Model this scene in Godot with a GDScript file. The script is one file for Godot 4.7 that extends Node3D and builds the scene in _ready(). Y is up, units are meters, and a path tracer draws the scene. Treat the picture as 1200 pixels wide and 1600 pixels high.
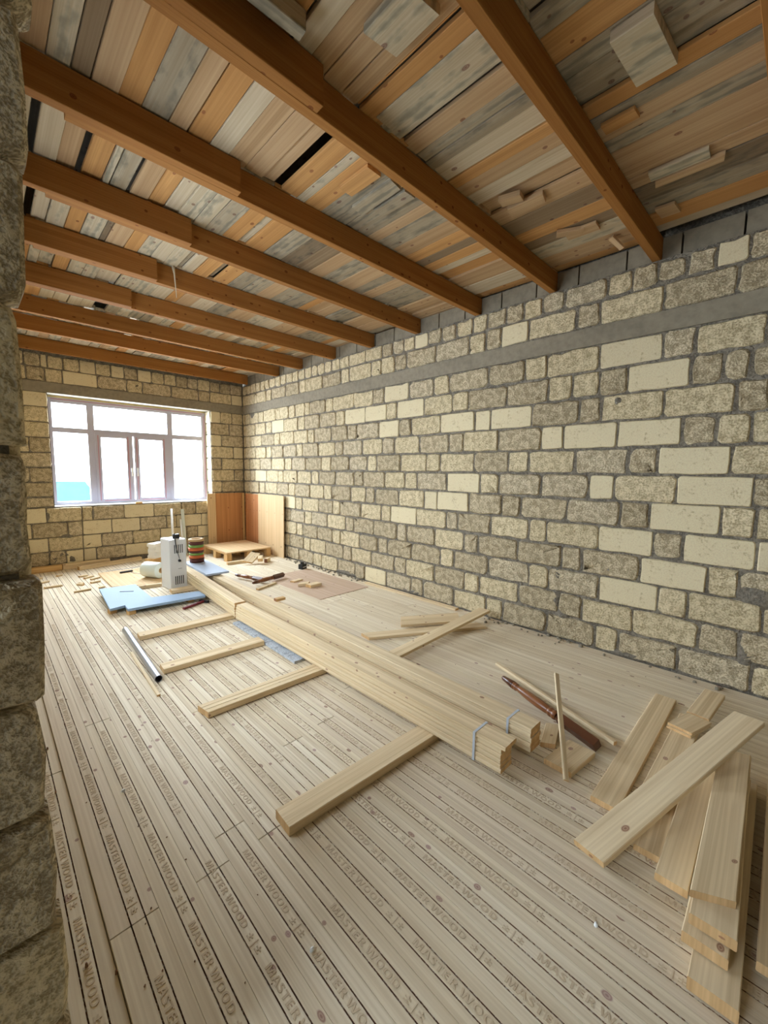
extends Node3D
# An unfinished room: shell-limestone masonry, a floor of grooved boards laid face down,
# a ceiling of salvaged boards on joists, one large window, and a carpenter's leftovers.

const WALL_X := 3.434      # face of the long masonry wall
const BACK_Z := -7.095     # face of the window wall
const PIER_Z := -0.85      # end face of the wall beside the doorway
const JOIST_Y := 2.885     # underside of the joists
const BOARD_Y := 3.045     # underside of the ceiling boards
const LEFT_WIN_Z0 := -4.0  # window in the wall behind the doorway pier
const LEFT_WIN_Z1 := -1.8

const RIGHT_JOINTS := [
	[92, 483, 864, 1030, 1426, 1848, 2027, 2409, 2825, 3008, 3405, 3793, 3982, 4354, 4725, 4936, 5321, 5662],
	[166, 381, 776, 1144, 1332, 1699, 2114, 2283, 2677, 3086, 3274, 3674, 4057, 4235, 4631, 5009, 5186, 5578],
	[70, 452, 625, 1026, 1433, 1606, 2018, 2424, 2600, 3004, 3386, 3559, 3899, 4291, 4468, 4821, 5207, 5374, 5685],
	[196, 357, 752, 1168, 1334, 1724, 2138, 2305, 2674, 3077, 3240, 3636, 4017, 4186, 4589, 4976, 5152, 5539],
	[124, 509, 683, 1050, 1465, 1629, 2010, 2390, 2536, 2940, 3340, 3507, 3875, 4299, 4462, 4794, 5221, 5398, 5676],
	[316, 716, 912, 1307, 1714, 1895, 2263, 2655, 2833, 3214, 3620, 3788, 4079, 4488, 4670, 5010, 5409, 5593, 5943, 6344, 6542, 6898],
	[172, 569, 964, 1145, 1536, 1940, 2141, 2537, 2950, 3126, 3449, 3834, 4009, 4402, 4787, 4972, 5346, 5741, 5901, 6286, 6681],
	[292, 696, 882, 1263, 1661, 1851, 2218, 2631, 2813, 3195, 3595, 3764, 4112, 4506, 4718, 5106, 5493, 5701, 6110, 6490, 6880],
	[379, 567, 967, 1367, 1551, 1961, 2345, 2524, 2915, 3301, 3496, 3865, 4239, 4415, 4792, 5196, 5369, 5744, 6104, 6288, 6634],
	[298, 687, 1091, 1251, 1647, 2051, 2224, 2636, 3043, 3227, 3559, 3968, 4150, 4493, 4891, 5055, 5425, 5830, 6013, 6438, 6843],
	[243, 372, 545, 925, 1116, 1320, 1511, 1893, 2303, 2490, 2863, 3268, 3434, 3810, 4204, 4390, 4762, 5135, 5319, 5713, 6092, 6293, 6657],
	[184, 532, 719, 1123, 1535, 1727, 2086, 2543, 2733, 3087, 3476, 3668, 4028, 4453, 4624, 5004, 5132, 5389, 5569, 5962, 6352, 6529, 6846],
	[341, 732, 1139, 1313, 1712, 1969, 2132, 2312, 2721, 3126, 3311, 3527, 3703, 4123, 4291, 4696, 5100, 5268, 5654, 6087, 6257, 6655],
	[297, 457, 614, 777, 937, 1093, 1414, 1597, 1763, 1932, 2120, 2278, 2470, 2651, 2828, 3015, 3174, 3346, 3520, 3807, 4124, 4316, 4492, 4649, 4813, 4955, 5125, 5299, 5453, 5634, 5797, 5960, 6149, 6286, 6441, 6602, 6783, 6942]]
const SAWN_SPOTS := [[1.83, 1.87], [1.16, 1.68], [0.78, 2.09], [0.48, 1.5], [0.37, 1.29], [0.83, 0.89], [2.42, 1.1], [2.49, 1.29], [0.81, 0.49], [2.22, 1.81], [0.42, 0.8], [0.66, 1.09], [3.58, 2.14], [4.12, 2.07], [3.17, 2.1], [2.62, 1.95], [0.16, 0.89], [1.55, 1.62], [2.38, 0.8], [1.1, 1.4], [0.59, 1.72]]
const CEILING_BAYS := {
	"m10": [[1522, "g"], [1618, "o"], [1759, "g"], [1855, "g"], [1957, "g"], [2046, "o"], [2134, "g"], [2208, "b"], [2322, "g"], [2419, "b"], [2577, "b"], [2804, "d"], [2968, "g"], [3134, "o"], [3304, "w"], [3442, "x"], [3563, "o"], [3723, ""]],
	"01": [[862, "o"], [941, "x"], [954, "w"], [1040, "b"], [1126, "b"], [1228, "b"], [1309, "o"], [1321, "x"], [1336, "o"], [1419, "w"], [1591, "x"], [1615, "b"], [1722, "g"], [1794, "g"], [1869, "w"], [1998, "o"], [2078, "b"], [2183, "w"], [2301, "b"], [2441, "b"], [2587, "d"], [2764, "o"], [2906, "d"], [3016, "w"], [3186, "b"], [3386, "o"], [3529, ""]],
	"12": [[291, "w"], [371, "d"], [438, "b"], [538, "o"], [630, "g"], [744, "b"], [829, "o"], [935, "w"], [1032, "b"], [1134, "b"], [1241, "b"], [1320, "x"], [1360, "o"], [1469, "w"], [1527, "o"], [1649, "g"], [1763, "g"], [1853, "g"], [2047, "b"], [2138, "g"], [2291, "b"], [2434, "o"], [2551, "d"], [2641, "o"], [2753, "w"], [2839, "o"], [2986, "b"], [3184, "w"], [3381, "o"], [3521, ""]],
	"23": [[302, "w"], [396, "b"], [482, "x"], [508, "o"], [604, "w"], [639, "g"], [724, "x"], [741, "b"], [839, "o"], [935, "w"], [1017, "w"], [1117, "w"], [1201, "g"], [1320, "o"], [1430, "w"], [1494, "o"], [1639, "g"], [1789, "d"], [2047, "b"], [2182, "g"], [2344, "b"], [2523, "g"], [2643, "b"], [2771, "g"], [3122, "b"], [3342, "b"], [3565, ""]],
	"34": [[341, "w"], [419, "w"], [515, "o"], [606, "w"], [717, "d"], [754, "b"], [868, "o"], [959, "w"], [1050, "w"], [1148, "w"], [1252, "g"], [1295, "w"], [1379, "o"], [1493, "g"], [1552, "o"], [1680, "g"], [1955, "b"], [2101, "g"], [2403, "o"], [2491, "b"], [2757, "g"], [3013, "b"], [3368, ""]],
	"45": [[371, "w"], [435, "w"], [525, "o"], [621, "w"], [720, "w"], [817, "w"], [973, "w"], [1070, "w"], [1251, "w"], [1387, "o"], [1486, "b"], [1621, "w"], [1789, "g"], [1986, "b"], [2213, "w"], [2533, "b"], [2861, "g"], [3220, ""]],
}
var rng := RandomNumberGenerator.new()
var taken := {}
var M := {}

# ---------------------------------------------------------------- helpers
func numbered(called: String) -> String:
	if not taken.has(called):
		taken[called] = 0
		return called
	taken[called] += 1
	return "%s_%03d" % [called, taken[called]]

func obj(called: String, mesh: Mesh, mats, parent: Node = null, at := Transform3D()) -> MeshInstance3D:
	var o := MeshInstance3D.new()
	o.mesh = mesh
	o.transform = at
	if mats is Array:
		for i in mini(mats.size(), mesh.get_surface_count()):
			o.set_surface_override_material(i, mats[i])
	else:
		for i in mesh.get_surface_count():
			o.set_surface_override_material(i, mats)
	if parent == null:
		o.name = numbered(called)
		add_child(o)
	else:
		o.name = called
		parent.add_child(o, true)
	return o

func tag(o: Node, label: String, category: String, group := "") -> void:
	o.set_meta("label", label)
	o.set_meta("category", category)
	if group != "":
		o.set_meta("group", group)

func thing(called: String, label: String, category: String, at := Transform3D(), group := "") -> Node3D:
	var o := Node3D.new()
	o.name = numbered(called)
	o.transform = at
	add_child(o)
	tag(o, label, category, group)
	return o

func structure(called: String, label: String, category: String) -> Node3D:
	var o := Node3D.new()
	o.name = numbered(called)
	add_child(o)
	o.set_meta("kind", "structure")
	o.set_meta("label", label)
	o.set_meta("category", category)
	return o

func rnd(a: float, b: float) -> float:
	return rng.randf_range(a, b)

func tri(st: SurfaceTool, a: Vector3, b: Vector3, c: Vector3, ua := Vector2(), ub := Vector2(), uc := Vector2()) -> void:
	st.set_uv(ua); st.add_vertex(a)
	st.set_uv(ub); st.add_vertex(b)
	st.set_uv(uc); st.add_vertex(c)

# a, b, c, d run counter-clockwise seen from outside
func quad(st: SurfaceTool, a: Vector3, b: Vector3, c: Vector3, d: Vector3, ua := Vector2(), ub := Vector2(), uc := Vector2(), ud := Vector2()) -> void:
	tri(st, a, c, b, ua, uc, ub)
	tri(st, a, d, c, ua, ud, uc)

func start(flat := true) -> SurfaceTool:
	var st := SurfaceTool.new()
	st.begin(Mesh.PRIMITIVE_TRIANGLES)
	st.set_smooth_group(-1 if flat else 0)
	return st

func finish(st: SurfaceTool, into: ArrayMesh = null) -> ArrayMesh:
	st.generate_normals()
	return st.commit(into)

# a box with uv in metres: v runs along the longest side
func add_box(st: SurfaceTool, c: Vector3, s: Vector3, b := Basis(), off := Vector2()) -> void:
	var h := s * 0.5
	var long := 0
	if s.y > s.x and s.y >= s.z:
		long = 1
	elif s.z > s.x:
		long = 2
	for axis in 3:
		for side in [-1.0, 1.0]:
			var u := (axis + 1) % 3
			var w := (axis + 2) % 3
			var n := Vector3(); n[axis] = h[axis] * side
			var du := Vector3(); du[u] = h[u]
			var dw := Vector3(); dw[w] = h[w]
			var p := [n - du - dw, n + du - dw, n + du + dw, n - du + dw]
			if side < 0.0:
				p.reverse()
			var uv := []
			for q: Vector3 in p:
				var a: float = q[long]
				var o1 := (long + 1) % 3
				var o2 := (long + 2) % 3
				uv.append(Vector2(q[o1] + q[o2] + off.x, a + off.y))
			quad(st, c + b * p[0], c + b * p[1], c + b * p[2], c + b * p[3], uv[0], uv[1], uv[2], uv[3])

func box(s: Vector3, c := Vector3.ZERO, b := Basis()) -> ArrayMesh:
	var st := start()
	add_box(st, c, s, b, Vector2(rnd(0, 1), rnd(0, 2)))
	return finish(st)

# a sawn board lying along x with chamfered long edges, its top at y = 0;
# surface 0 the long faces, surface 1 the two end-grain faces
func board(l: float, w: float, t: float, skew := 0.0, grooves := [], edge := 0.0025) -> ArrayMesh:
	var ch := minf(edge, t * 0.2)
	var hw := w * 0.5
	var prof: Array[Vector2] = [Vector2(-hw, -t + ch), Vector2(-hw, -ch), Vector2(-hw + ch, 0.0)]
	for g: float in grooves:
		prof.append_array([Vector2(g - 0.0020, 0.0), Vector2(g - 0.0017, -0.010), Vector2(g + 0.0017, -0.010), Vector2(g + 0.0020, 0.0)])
	prof.append_array([Vector2(hw - ch, 0.0), Vector2(hw, -ch), Vector2(hw, -t + ch), Vector2(hw - ch, -t), Vector2(-hw + ch, -t)])
	return extrude_x(prof, l, skew, grooves.size())

# profile (z, y), clockwise seen from +x; with grooves their faces go into surface 2
func extrude_x(prof: Array[Vector2], l: float, skew: float, ngrooves := 0) -> ArrayMesh:
	var st := start()
	var sg := start()
	var se := start()
	var off := Vector2(rnd(0, 1), rnd(0, 2))
	var run := 0.0
	var n := prof.size()
	var hl := l * 0.5
	for i in n:
		var a := prof[i]
		var b := prof[(i + 1) % n]
		var d := a.distance_to(b)
		var is_groove := ngrooves > 0 and i >= 3 and i < 3 + 4 * ngrooves and (i - 3) % 4 < 3
		var to := sg if is_groove else st
		var xa := hl + skew * a.x
		var xb := hl + skew * b.x
		var na := -hl + skew * a.x
		var nb := -hl + skew * b.x
		quad(to, Vector3(na, a.y, a.x), Vector3(xa, a.y, a.x), Vector3(xb, b.y, b.x), Vector3(nb, b.y, b.x),
			off + Vector2(run, -hl), off + Vector2(run, hl), off + Vector2(run + d, hl), off + Vector2(run + d, -hl))
		run += d
	var c := Vector2()
	for q in prof: c += q / n
	for side in [-1.0, 1.0]:
		for i in n:
			var a := prof[i]
			var b := prof[(i + 1) % n]
			var va := Vector3(side * hl + skew * a.x, a.y, a.x)
			var vb := Vector3(side * hl + skew * b.x, b.y, b.x)
			var vc := Vector3(side * hl + skew * c.x, c.y, c.x)
			var ua := Vector2(a.x, a.y * 3.0) + off
			var ub := Vector2(b.x, b.y * 3.0) + off
			var uc := Vector2(c.x, c.y * 3.0) + off
			if side > 0.0: tri(se, vc, va, vb, uc, ua, ub)
			else: tri(se, vc, vb, va, uc, ub, ua)
	var m := finish(st)
	finish(se, m)
	if ngrooves > 0:
		finish(sg, m)
	return m

# transform that lays a board's top centre line from a to b
func between(a: Vector3, b: Vector3, roll := 0.0) -> Transform3D:
	var x := (b - a).normalized()
	var z := x.cross(Vector3.UP).normalized()
	var y := z.cross(x)
	var bs := Basis(x, y, z)
	return Transform3D(bs * Basis(Vector3.RIGHT, roll), (a + b) * 0.5)

func lay(called: String, a: Vector3, b: Vector3, w: float, t: float, mats, roll := 0.0, skew := 0.0, grooves := [], parent: Node = null) -> MeshInstance3D:
	return obj(called, board(a.distance_to(b), w, t, skew, grooves), mats, parent, between(a, b, roll))

func tube(st: SurfaceTool, pts: Array, radii: Array, sides := 10, cap := true) -> void:
	var rings := []
	for i in pts.size():
		var p: Vector3 = pts[i]
		var d: Vector3 = (pts[mini(i + 1, pts.size() - 1)] - pts[maxi(i - 1, 0)]).normalized()
		var u := d.cross(Vector3.UP if absf(d.y) < 0.9 else Vector3.RIGHT).normalized()
		var v := d.cross(u)
		var ring := []
		for k in sides:
			var t := TAU * k / sides
			ring.append(p + (u * cos(t) + v * sin(t)) * float(radii[i]))
		rings.append(ring)
	for i in pts.size() - 1:
		for k in sides:
			var k2 := (k + 1) % sides
			quad(st, rings[i][k], rings[i][k2], rings[i + 1][k2], rings[i + 1][k],
				Vector2(k * 0.02, i * 0.1), Vector2(k * 0.02 + 0.02, i * 0.1), Vector2(k * 0.02 + 0.02, i * 0.1 + 0.1), Vector2(k * 0.02, i * 0.1 + 0.1))
	if cap:
		for k in sides:
			var k2 := (k + 1) % sides
			tri(st, pts[0], rings[0][k], rings[0][k2])
			tri(st, pts[-1], rings[-1][k2], rings[-1][k])

func lathe_y(prof: Array, sides := 20) -> ArrayMesh:
	var st := start(false)
	for i in prof.size() - 1:
		for k in sides:
			var a := TAU * k / sides
			var b := TAU * (k + 1) / sides
			var p: Vector2 = prof[i]
			var q: Vector2 = prof[i + 1]
			quad(st, Vector3(p.x * cos(a), p.y, -p.x * sin(a)), Vector3(p.x * cos(b), p.y, -p.x * sin(b)), Vector3(q.x * cos(b), q.y, -q.x * sin(b)), Vector3(q.x * cos(a), q.y, -q.x * sin(a)),
				Vector2(a * 0.05, p.y), Vector2(b * 0.05, p.y), Vector2(b * 0.05, q.y), Vector2(a * 0.05, q.y))
	return finish(st)

# flat polygon (x, z) with thickness t, its top at y = 0
func sheet(poly: PackedVector2Array, t: float) -> ArrayMesh:
	var st := start()
	var idx := Geometry2D.triangulate_polygon(poly)
	for i in range(0, idx.size(), 3):
		var a := poly[idx[i]]; var b := poly[idx[i + 1]]; var c := poly[idx[i + 2]]
		if (b - a).cross(c - a) < 0.0:
			var s := b; b = c; c = s
		tri(st, Vector3(a.x, 0, a.y), Vector3(b.x, 0, b.y), Vector3(c.x, 0, c.y), a, b, c)
		tri(st, Vector3(a.x, -t, a.y), Vector3(c.x, -t, c.y), Vector3(b.x, -t, b.y), a, c, b)
	var area := 0.0
	for i in poly.size():
		area += poly[i].cross(poly[(i + 1) % poly.size()])
	for i in poly.size():
		var a := poly[i]
		var b := poly[(i + 1) % poly.size()]
		if area < 0.0:
			var s := a; a = b; b = s
		quad(st, Vector3(b.x, -t, b.y), Vector3(a.x, -t, a.y), Vector3(a.x, 0, a.y), Vector3(b.x, 0, b.y), Vector2(b.x, -t), Vector2(a.x, -t), Vector2(a.x, 0), Vector2(b.x, 0))
	return finish(st)

# a roughly squared block of shell limestone, its face about z = 0, u along x
func stone_mesh(w: float, h: float, rough: float, top_wave := 0.0) -> ArrayMesh:
	var st := start(false)
	add_stone(st, w, h, rough, top_wave, Transform3D())
	return finish(st)

func add_stone(st: SurfaceTool, w: float, h: float, rough: float, top_wave: float, at: Transform3D) -> void:
	var pts: Array[Vector2] = []
	var hw := w * 0.5
	var hh := h * 0.5
	var n_long := 4 if w > 0.28 else 2
	var corner := []
	for k in 4:
		corner.append(rnd(0.007, 0.014 + 0.024 * rough))
	var jit := 0.0022 + 0.0045 * rough
	for k in 4:
		var cx: float = hw * [1, -1, -1, 1][k]
		var cy: float = hh * [1, 1, -1, -1][k]
		var r: float = corner[k]
		var cc := Vector2(cx - signf(cx) * r, cy - signf(cy) * r)
		for s in 3:
			var t := PI * 0.5 * k + PI * 0.25 * s
			pts.append(cc + Vector2(cos(t), sin(t)) * r + Vector2(rnd(-jit, jit), rnd(-jit, jit)))
		var m := n_long if k % 2 == 0 else 2
		var nx: float = hw * [1, -1, -1, 1][(k + 1) % 4]
		var ny: float = hh * [1, 1, -1, -1][(k + 1) % 4]
		for s in range(1, m):
			var f := float(s) / m
			var q := Vector2(lerpf(cx, nx, f), lerpf(cy, ny, f))
			if k == 0:
				q.y += rnd(-top_wave, top_wave * 0.4)
			pts.append(q + Vector2(rnd(-jit, jit), rnd(-jit, jit)))
	var n := pts.size()
	var face := rnd(-0.004, 0.007)
	var bev := 0.004 + 0.006 * rough
	var tilt := Vector2(rnd(-1, 1), rnd(-1, 1)) * 0.012
	var rings := []
	var uvs := []
	var off := Vector2(rnd(0, 1), rnd(0, 1))
	for lev in 4:
		var ring := []
		var ring_uv := []
		for q in pts:
			var p := q
			var z := -0.06
			if lev == 1:
				z = face - bev * 1.4
			elif lev == 2:
				p = q - Vector2(signf(q.x) * minf(bev, absf(q.x)), signf(q.y) * minf(bev, absf(q.y)))
				z = face + rnd(-1, 1) * 0.0025 * rough * rough + tilt.dot(p)
			elif lev == 3:
				p = q * Vector2(0.62, 0.5)
				z = face + rnd(-1, 1) * 0.0045 * rough * rough + tilt.dot(p)
			ring.append(at * Vector3(p.x, p.y, z))
			ring_uv.append(off + p + p.normalized() * (face - z) * (1.0 if lev < 2 else 0.0))
		rings.append(ring)
		uvs.append(ring_uv)
	var c := at * Vector3(0, 0, face + rnd(-1, 1) * 0.003 * rough * rough)
	for lev in 3:
		st.set_smooth_group(1 if lev < 2 else 2)
		for k in n:
			var k2 := (k + 1) % n
			quad(st, rings[lev][k], rings[lev][k2], rings[lev + 1][k2], rings[lev + 1][k], uvs[lev][k], uvs[lev][k2], uvs[lev + 1][k2], uvs[lev + 1][k])
	for k in n:
		tri(st, c, rings[3][(k + 1) % n], rings[3][k], off, uvs[3][(k + 1) % n], uvs[3][k])

# a low lump: smeared mortar, a chip
func add_lump(st: SurfaceTool, at: Transform3D, r: Vector3, sides := 9) -> void:
	var outer := []
	var inner := []
	for k in sides:
		var t := TAU * k / sides
		var j := rnd(0.72, 1.2)
		outer.append(at * Vector3(cos(t) * r.x * j, sin(t) * r.y * j, -0.012))
		inner.append(at * Vector3(cos(t) * r.x * j * 0.72, sin(t) * r.y * j * 0.72, r.z * rnd(0.5, 0.95)))
	var c := at * Vector3(0, 0, r.z)
	for k in sides:
		var k2 := (k + 1) % sides
		quad(st, outer[k], outer[k2], inner[k2], inner[k])
		tri(st, c, inner[k2], inner[k])

# ---------------------------------------------------------------- textures and materials
func noise(w: int, h: int, freq: float, sd: int, octaves := 4, type := FastNoiseLite.TYPE_SIMPLEX_SMOOTH) -> PackedByteArray:
	var f := FastNoiseLite.new()
	f.noise_type = type
	f.seed = sd
	f.frequency = freq
	f.fractal_octaves = octaves
	if type == FastNoiseLite.TYPE_CELLULAR:
		f.cellular_return_type = FastNoiseLite.RETURN_DISTANCE
	var im := f.get_seamless_image(w, h)
	im.convert(Image.FORMAT_L8)
	return im.get_data()

# noise drawn out along v
func streaks(w: int, h: int, squeeze: int, freq: float, sd: int) -> PackedByteArray:
	var f := FastNoiseLite.new()
	f.noise_type = FastNoiseLite.TYPE_SIMPLEX_SMOOTH
	f.seed = sd
	f.frequency = freq
	f.fractal_octaves = 3
	var im := f.get_seamless_image(w, h / squeeze)
	im.convert(Image.FORMAT_L8)
	im.resize(w, h, Image.INTERPOLATE_CUBIC)
	return im.get_data()

func texture(w: int, h: int, data: PackedByteArray, fmt := Image.FORMAT_RGB8) -> ImageTexture:
	return ImageTexture.create_from_image(Image.create_from_data(w, h, false, fmt, data))

func put(d: PackedByteArray, i: int, c: Color) -> void:
	d[i * 3] = clampi(int(c.r * 255.0), 0, 255)
	d[i * 3 + 1] = clampi(int(c.g * 255.0), 0, 255)
	d[i * 3 + 2] = clampi(int(c.b * 255.0), 0, 255)

# pine grain, 0.25 m across u and 2 m along v; knots are dark eyes in the wood
func wood_texture(sd: int, knots: int, contrast: float, stain: float) -> ImageTexture:
	var w := 256
	var h := 1024
	var fine := streaks(w, h, 64, 0.09, sd)
	var wide := streaks(w, h, 32, 0.018, sd + 1)
	var blot := noise(w, h, 0.012, sd + 2, 4)
	var d := PackedByteArray()
	d.resize(w * h * 3)
	var r := RandomNumberGenerator.new()
	r.seed = sd * 7 + 3
	for y in h:
		for x in w:
			var i := y * w + x
			var g := (fine[i] / 255.0) * 0.45 + (wide[i] / 255.0) * 0.55
			g = clampf((g - 0.5) * 2.0 * contrast + 0.5, 0.0, 1.0)
			var c := Color(0.87, 0.83, 0.77).lerp(Color(1.0, 0.99, 0.97), g)
			if stain > 0.0:
				var s := smoothstep(0.45, 0.80, blot[i] / 510.0 + wide[i] / 510.0) * stain
				c = c.lerp(Color(0.66, 0.67, 0.66), s)
			put(d, i, c)
	for k in knots:
		var cx := r.randi_range(10, w - 10)
		var cy := r.randi_range(14, h - 14)
		var rx := r.randf_range(5.0, 11.0)
		var ry := rx * r.randf_range(0.9, 2.2) * 0.5
		var dark := Color(0.60, 0.47, 0.43).lerp(Color(0.70, 0.58, 0.60), r.randf())
		for y in range(cy - int(ry * 2), cy + int(ry * 2) + 1):
			for x in range(cx - int(rx * 2), cx + int(rx * 2) + 1):
				if x < 0 or y < 0 or x >= w or y >= h: continue
				var e := Vector2((x - cx) / rx, (y - cy) / ry).length()
				var i := y * w + x
				var was := Color(d[i * 3] / 255.0, d[i * 3 + 1] / 255.0, d[i * 3 + 2] / 255.0)
				put(d, i, was.lerp(dark, (1.0 - smoothstep(0.75, 1.35, e)) * (0.75 + 0.25 * sin(e * 9.0))))
	return texture(w, h, d)

# shell limestone: pale paste, brown-grey cavities
func stone_textures(sd: int, cut_lo: float, cut_hi: float, pale: Color, dark: Color) -> Array:
	var n := 512
	var a := noise(n, n, 0.010, sd, 5)
	var b := noise(n, n, 0.04, sd + 1, 4)
	var c := noise(n, n, 0.10, sd + 2, 3)
	var col := PackedByteArray()
	col.resize(n * n * 3)
	var hgt := PackedByteArray()
	hgt.resize(n * n)
	for i in n * n:
		var v := a[i] / 255.0 * 0.28 + b[i] / 255.0 * 0.36 + c[i] / 255.0 * 0.36
		var t := smoothstep(cut_lo, cut_hi, v)
		var sh := pale.lerp(dark, t)
		sh = sh * (0.93 + 0.14 * c[i] / 255.0)
		put(col, i, sh)
		hgt[i] = clampi(int(255.0 * (1.0 - t) * 0.8 + 0.2 * c[i]), 0, 255)
	return [texture(n, n, col), texture(n, n, hgt, Image.FORMAT_L8)]

func mat(c: Color, rough := 0.9, tex: Texture2D = null, metal := 0.0) -> StandardMaterial3D:
	var m := StandardMaterial3D.new()
	m.albedo_color = c
	m.roughness = rough
	m.metallic = metal
	if tex:
		m.albedo_texture = tex
	return m

func wood(c: Color, tex: Texture2D, rough := 0.85) -> StandardMaterial3D:
	var m := mat(c, rough, tex)
	m.uv1_scale = Vector3(4.0, 0.5, 1.0)
	return m

func tri_mat(c: Color, tex: Array, scale: float, relief: float, rough := 0.95) -> StandardMaterial3D:
	var m := mat(c, rough, tex[0])
	m.uv1_triplanar = true
	m.uv1_world_triplanar = true
	m.uv1_scale = Vector3.ONE * scale
	m.heightmap_enabled = true
	m.heightmap_texture = tex[1]
	m.heightmap_scale = relief
	return m

func stone_mat(c: Color, tex: Array, scale: float, relief: float) -> StandardMaterial3D:
	var m := tri_mat(c, tex, scale, relief)
	m.uv1_triplanar = false
	return m

func srgb(r: int, g: int, b: int) -> Color:
	return Color8(r, g, b)

func make_materials() -> void:
	var pine := wood_texture(11, 5, 0.6, 0.0)
	var pine_b := wood_texture(23, 10, 0.8, 0.0)
	var old := wood_texture(37, 10, 0.8, 0.8)
	var coarse := stone_textures(5, 0.32, 0.72, Color(1.0, 0.98, 0.94), Color(0.66, 0.62, 0.55))
	var pitted := stone_textures(61, 0.38, 0.74, Color(1.0, 0.98, 0.94), Color(0.70, 0.66, 0.58))
	var sawn := stone_textures(91, 0.54, 0.80, Color(1.0, 0.98, 0.94), Color(0.80, 0.76, 0.69))
	var cement := stone_textures(131, 0.36, 0.70, Color(1.0, 0.99, 0.97), Color(0.72, 0.71, 0.70))
	M.stone = []
	for c in [srgb(223, 210, 182), srgb(214, 201, 173), srgb(229, 217, 191)]:
		M.stone.append(stone_mat(c, coarse, 3.1, 0.6))
	for c in [srgb(228, 215, 184), srgb(222, 209, 178)]:
		M.stone.append(stone_mat(c, pitted, 2.7, 0.45))
	M.sawn = [stone_mat(srgb(222, 210, 179), sawn, 1.7, 0.2), stone_mat(srgb(217, 205, 175), sawn, 1.7, 0.2)]
	M.mortar = tri_mat(srgb(142, 134, 120), cement, 2.0, 0.7)
	var smooth := stone_textures(171, 0.25, 0.85, Color(1.0, 0.99, 0.97), Color(0.84, 0.83, 0.81))
	M.concrete = tri_mat(srgb(150, 141, 123), smooth, 0.7, 0.1)
	M.floor = [wood(srgb(238, 227, 204), pine), wood(srgb(234, 222, 198), pine), wood(srgb(240, 230, 209), pine_b), wood(srgb(236, 224, 203), pine)]
	M.bark = wood(srgb(150, 118, 92), pine)
	# the kerfs are clogged with clots of brown resin and dirt (the photograph shows them dotted)
	var clots := stone_textures(211, 0.36, 0.48, Color(0.93, 0.88, 0.78), Color(0.52, 0.38, 0.28))
	M.clogged = mat(Color.WHITE, 0.95, clots[0])
	M.clogged.uv1_scale = Vector3(4.0, 2.0, 1.0)
	M.letter = wood(srgb(219, 203, 178), pine)
	M.pine = [wood(srgb(240, 222, 188), pine), wood(srgb(238, 218, 182), pine_b)]
	M.pine_end = wood(srgb(226, 190, 140), pine_b)
	M.pine_edge = wood(srgb(224, 186, 130), pine_b)
	M.joist = [wood(srgb(156, 108, 58), pine_b), wood(srgb(162, 114, 63), pine_b)]
	for jm in M.joist:
		jm.metallic_specular = 0.2
	M.joist_end = wood(srgb(204, 152, 90), pine_b)
	M.ceiling = {
		"o": [wood(srgb(208, 160, 102), pine_b), wood(srgb(200, 151, 93), pine)],
		"b": [wood(srgb(194, 164, 127), pine_b), wood(srgb(200, 171, 135), pine)],
		"w": [wood(srgb(206, 195, 172), old), wood(srgb(211, 198, 174), pine)],
		"g": [wood(srgb(182, 171, 150), old), wood(srgb(172, 161, 141), old)],
		"d": [wood(srgb(142, 126, 104), old), wood(srgb(150, 130, 104), pine_b)]}
	M.ply = wood(srgb(205, 150, 98), pine_b)
	M.ply_red = wood(srgb(200, 138, 88), pine_b)
	M.ply_pale = wood(srgb(228, 200, 158), pine)
	M.hardboard = wood(srgb(214, 190, 170), pine)
	M.dark_wood = wood(srgb(96, 58, 38), pine_b, 0.3)
	M.brown_wood = wood(srgb(142, 92, 58), pine_b, 0.3)
	M.blue_board = mat(srgb(150, 176, 204), 0.7)
	M.grey_board = mat(srgb(166, 178, 196), 0.65)
	M.board_edge = mat(srgb(120, 100, 90), 0.8)
	M.white_metal = mat(srgb(226, 226, 224), 0.4)
	M.black = mat(srgb(28, 28, 30), 0.5)
	M.dark = mat(srgb(18, 17, 16), 0.9)
	M.steel = mat(srgb(170, 172, 176), 0.35, null, 0.85)
	M.level = tri_mat(srgb(196, 204, 214), cement, 3.0, 0.05)
	M.white = mat(srgb(236, 236, 232), 0.6)
	M.film = mat(srgb(214, 222, 214), 0.25)
	M.card = mat(srgb(196, 162, 112), 0.8)
	M.green = mat(srgb(128, 168, 82), 0.6)
	M.orange = mat(srgb(214, 110, 54), 0.6)
	M.maroon = mat(srgb(92, 44, 38), 0.6)
	M.red_wood = mat(srgb(120, 40, 46), 0.6)
	M.pvc = mat(srgb(188, 184, 196), 0.4)
	M.pvc_film = mat(srgb(188, 132, 140), 0.5)
	M.foam = mat(srgb(236, 214, 150), 0.9)
	M.strap = mat(srgb(196, 204, 214), 0.3)
	M.rag = mat(srgb(196, 184, 160), 0.9)
	M.plaster = mat(srgb(226, 232, 236), 0.9)
	var glass := mat(Color(0.94, 0.98, 1.0, 0.06), 0.02)
	glass.transparency = BaseMaterial3D.TRANSPARENCY_ALPHA
	M.glass = glass

# ---------------------------------------------------------------- masonry
const RIGHT_AXES := Basis(Vector3(0, 0, 1), Vector3(0, 1, 0), Vector3(-1, 0, 0))
const LEFT_AXES := Basis(Vector3(0, 0, -1), Vector3(0, 1, 0), Vector3(1, 0, 0))

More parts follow.
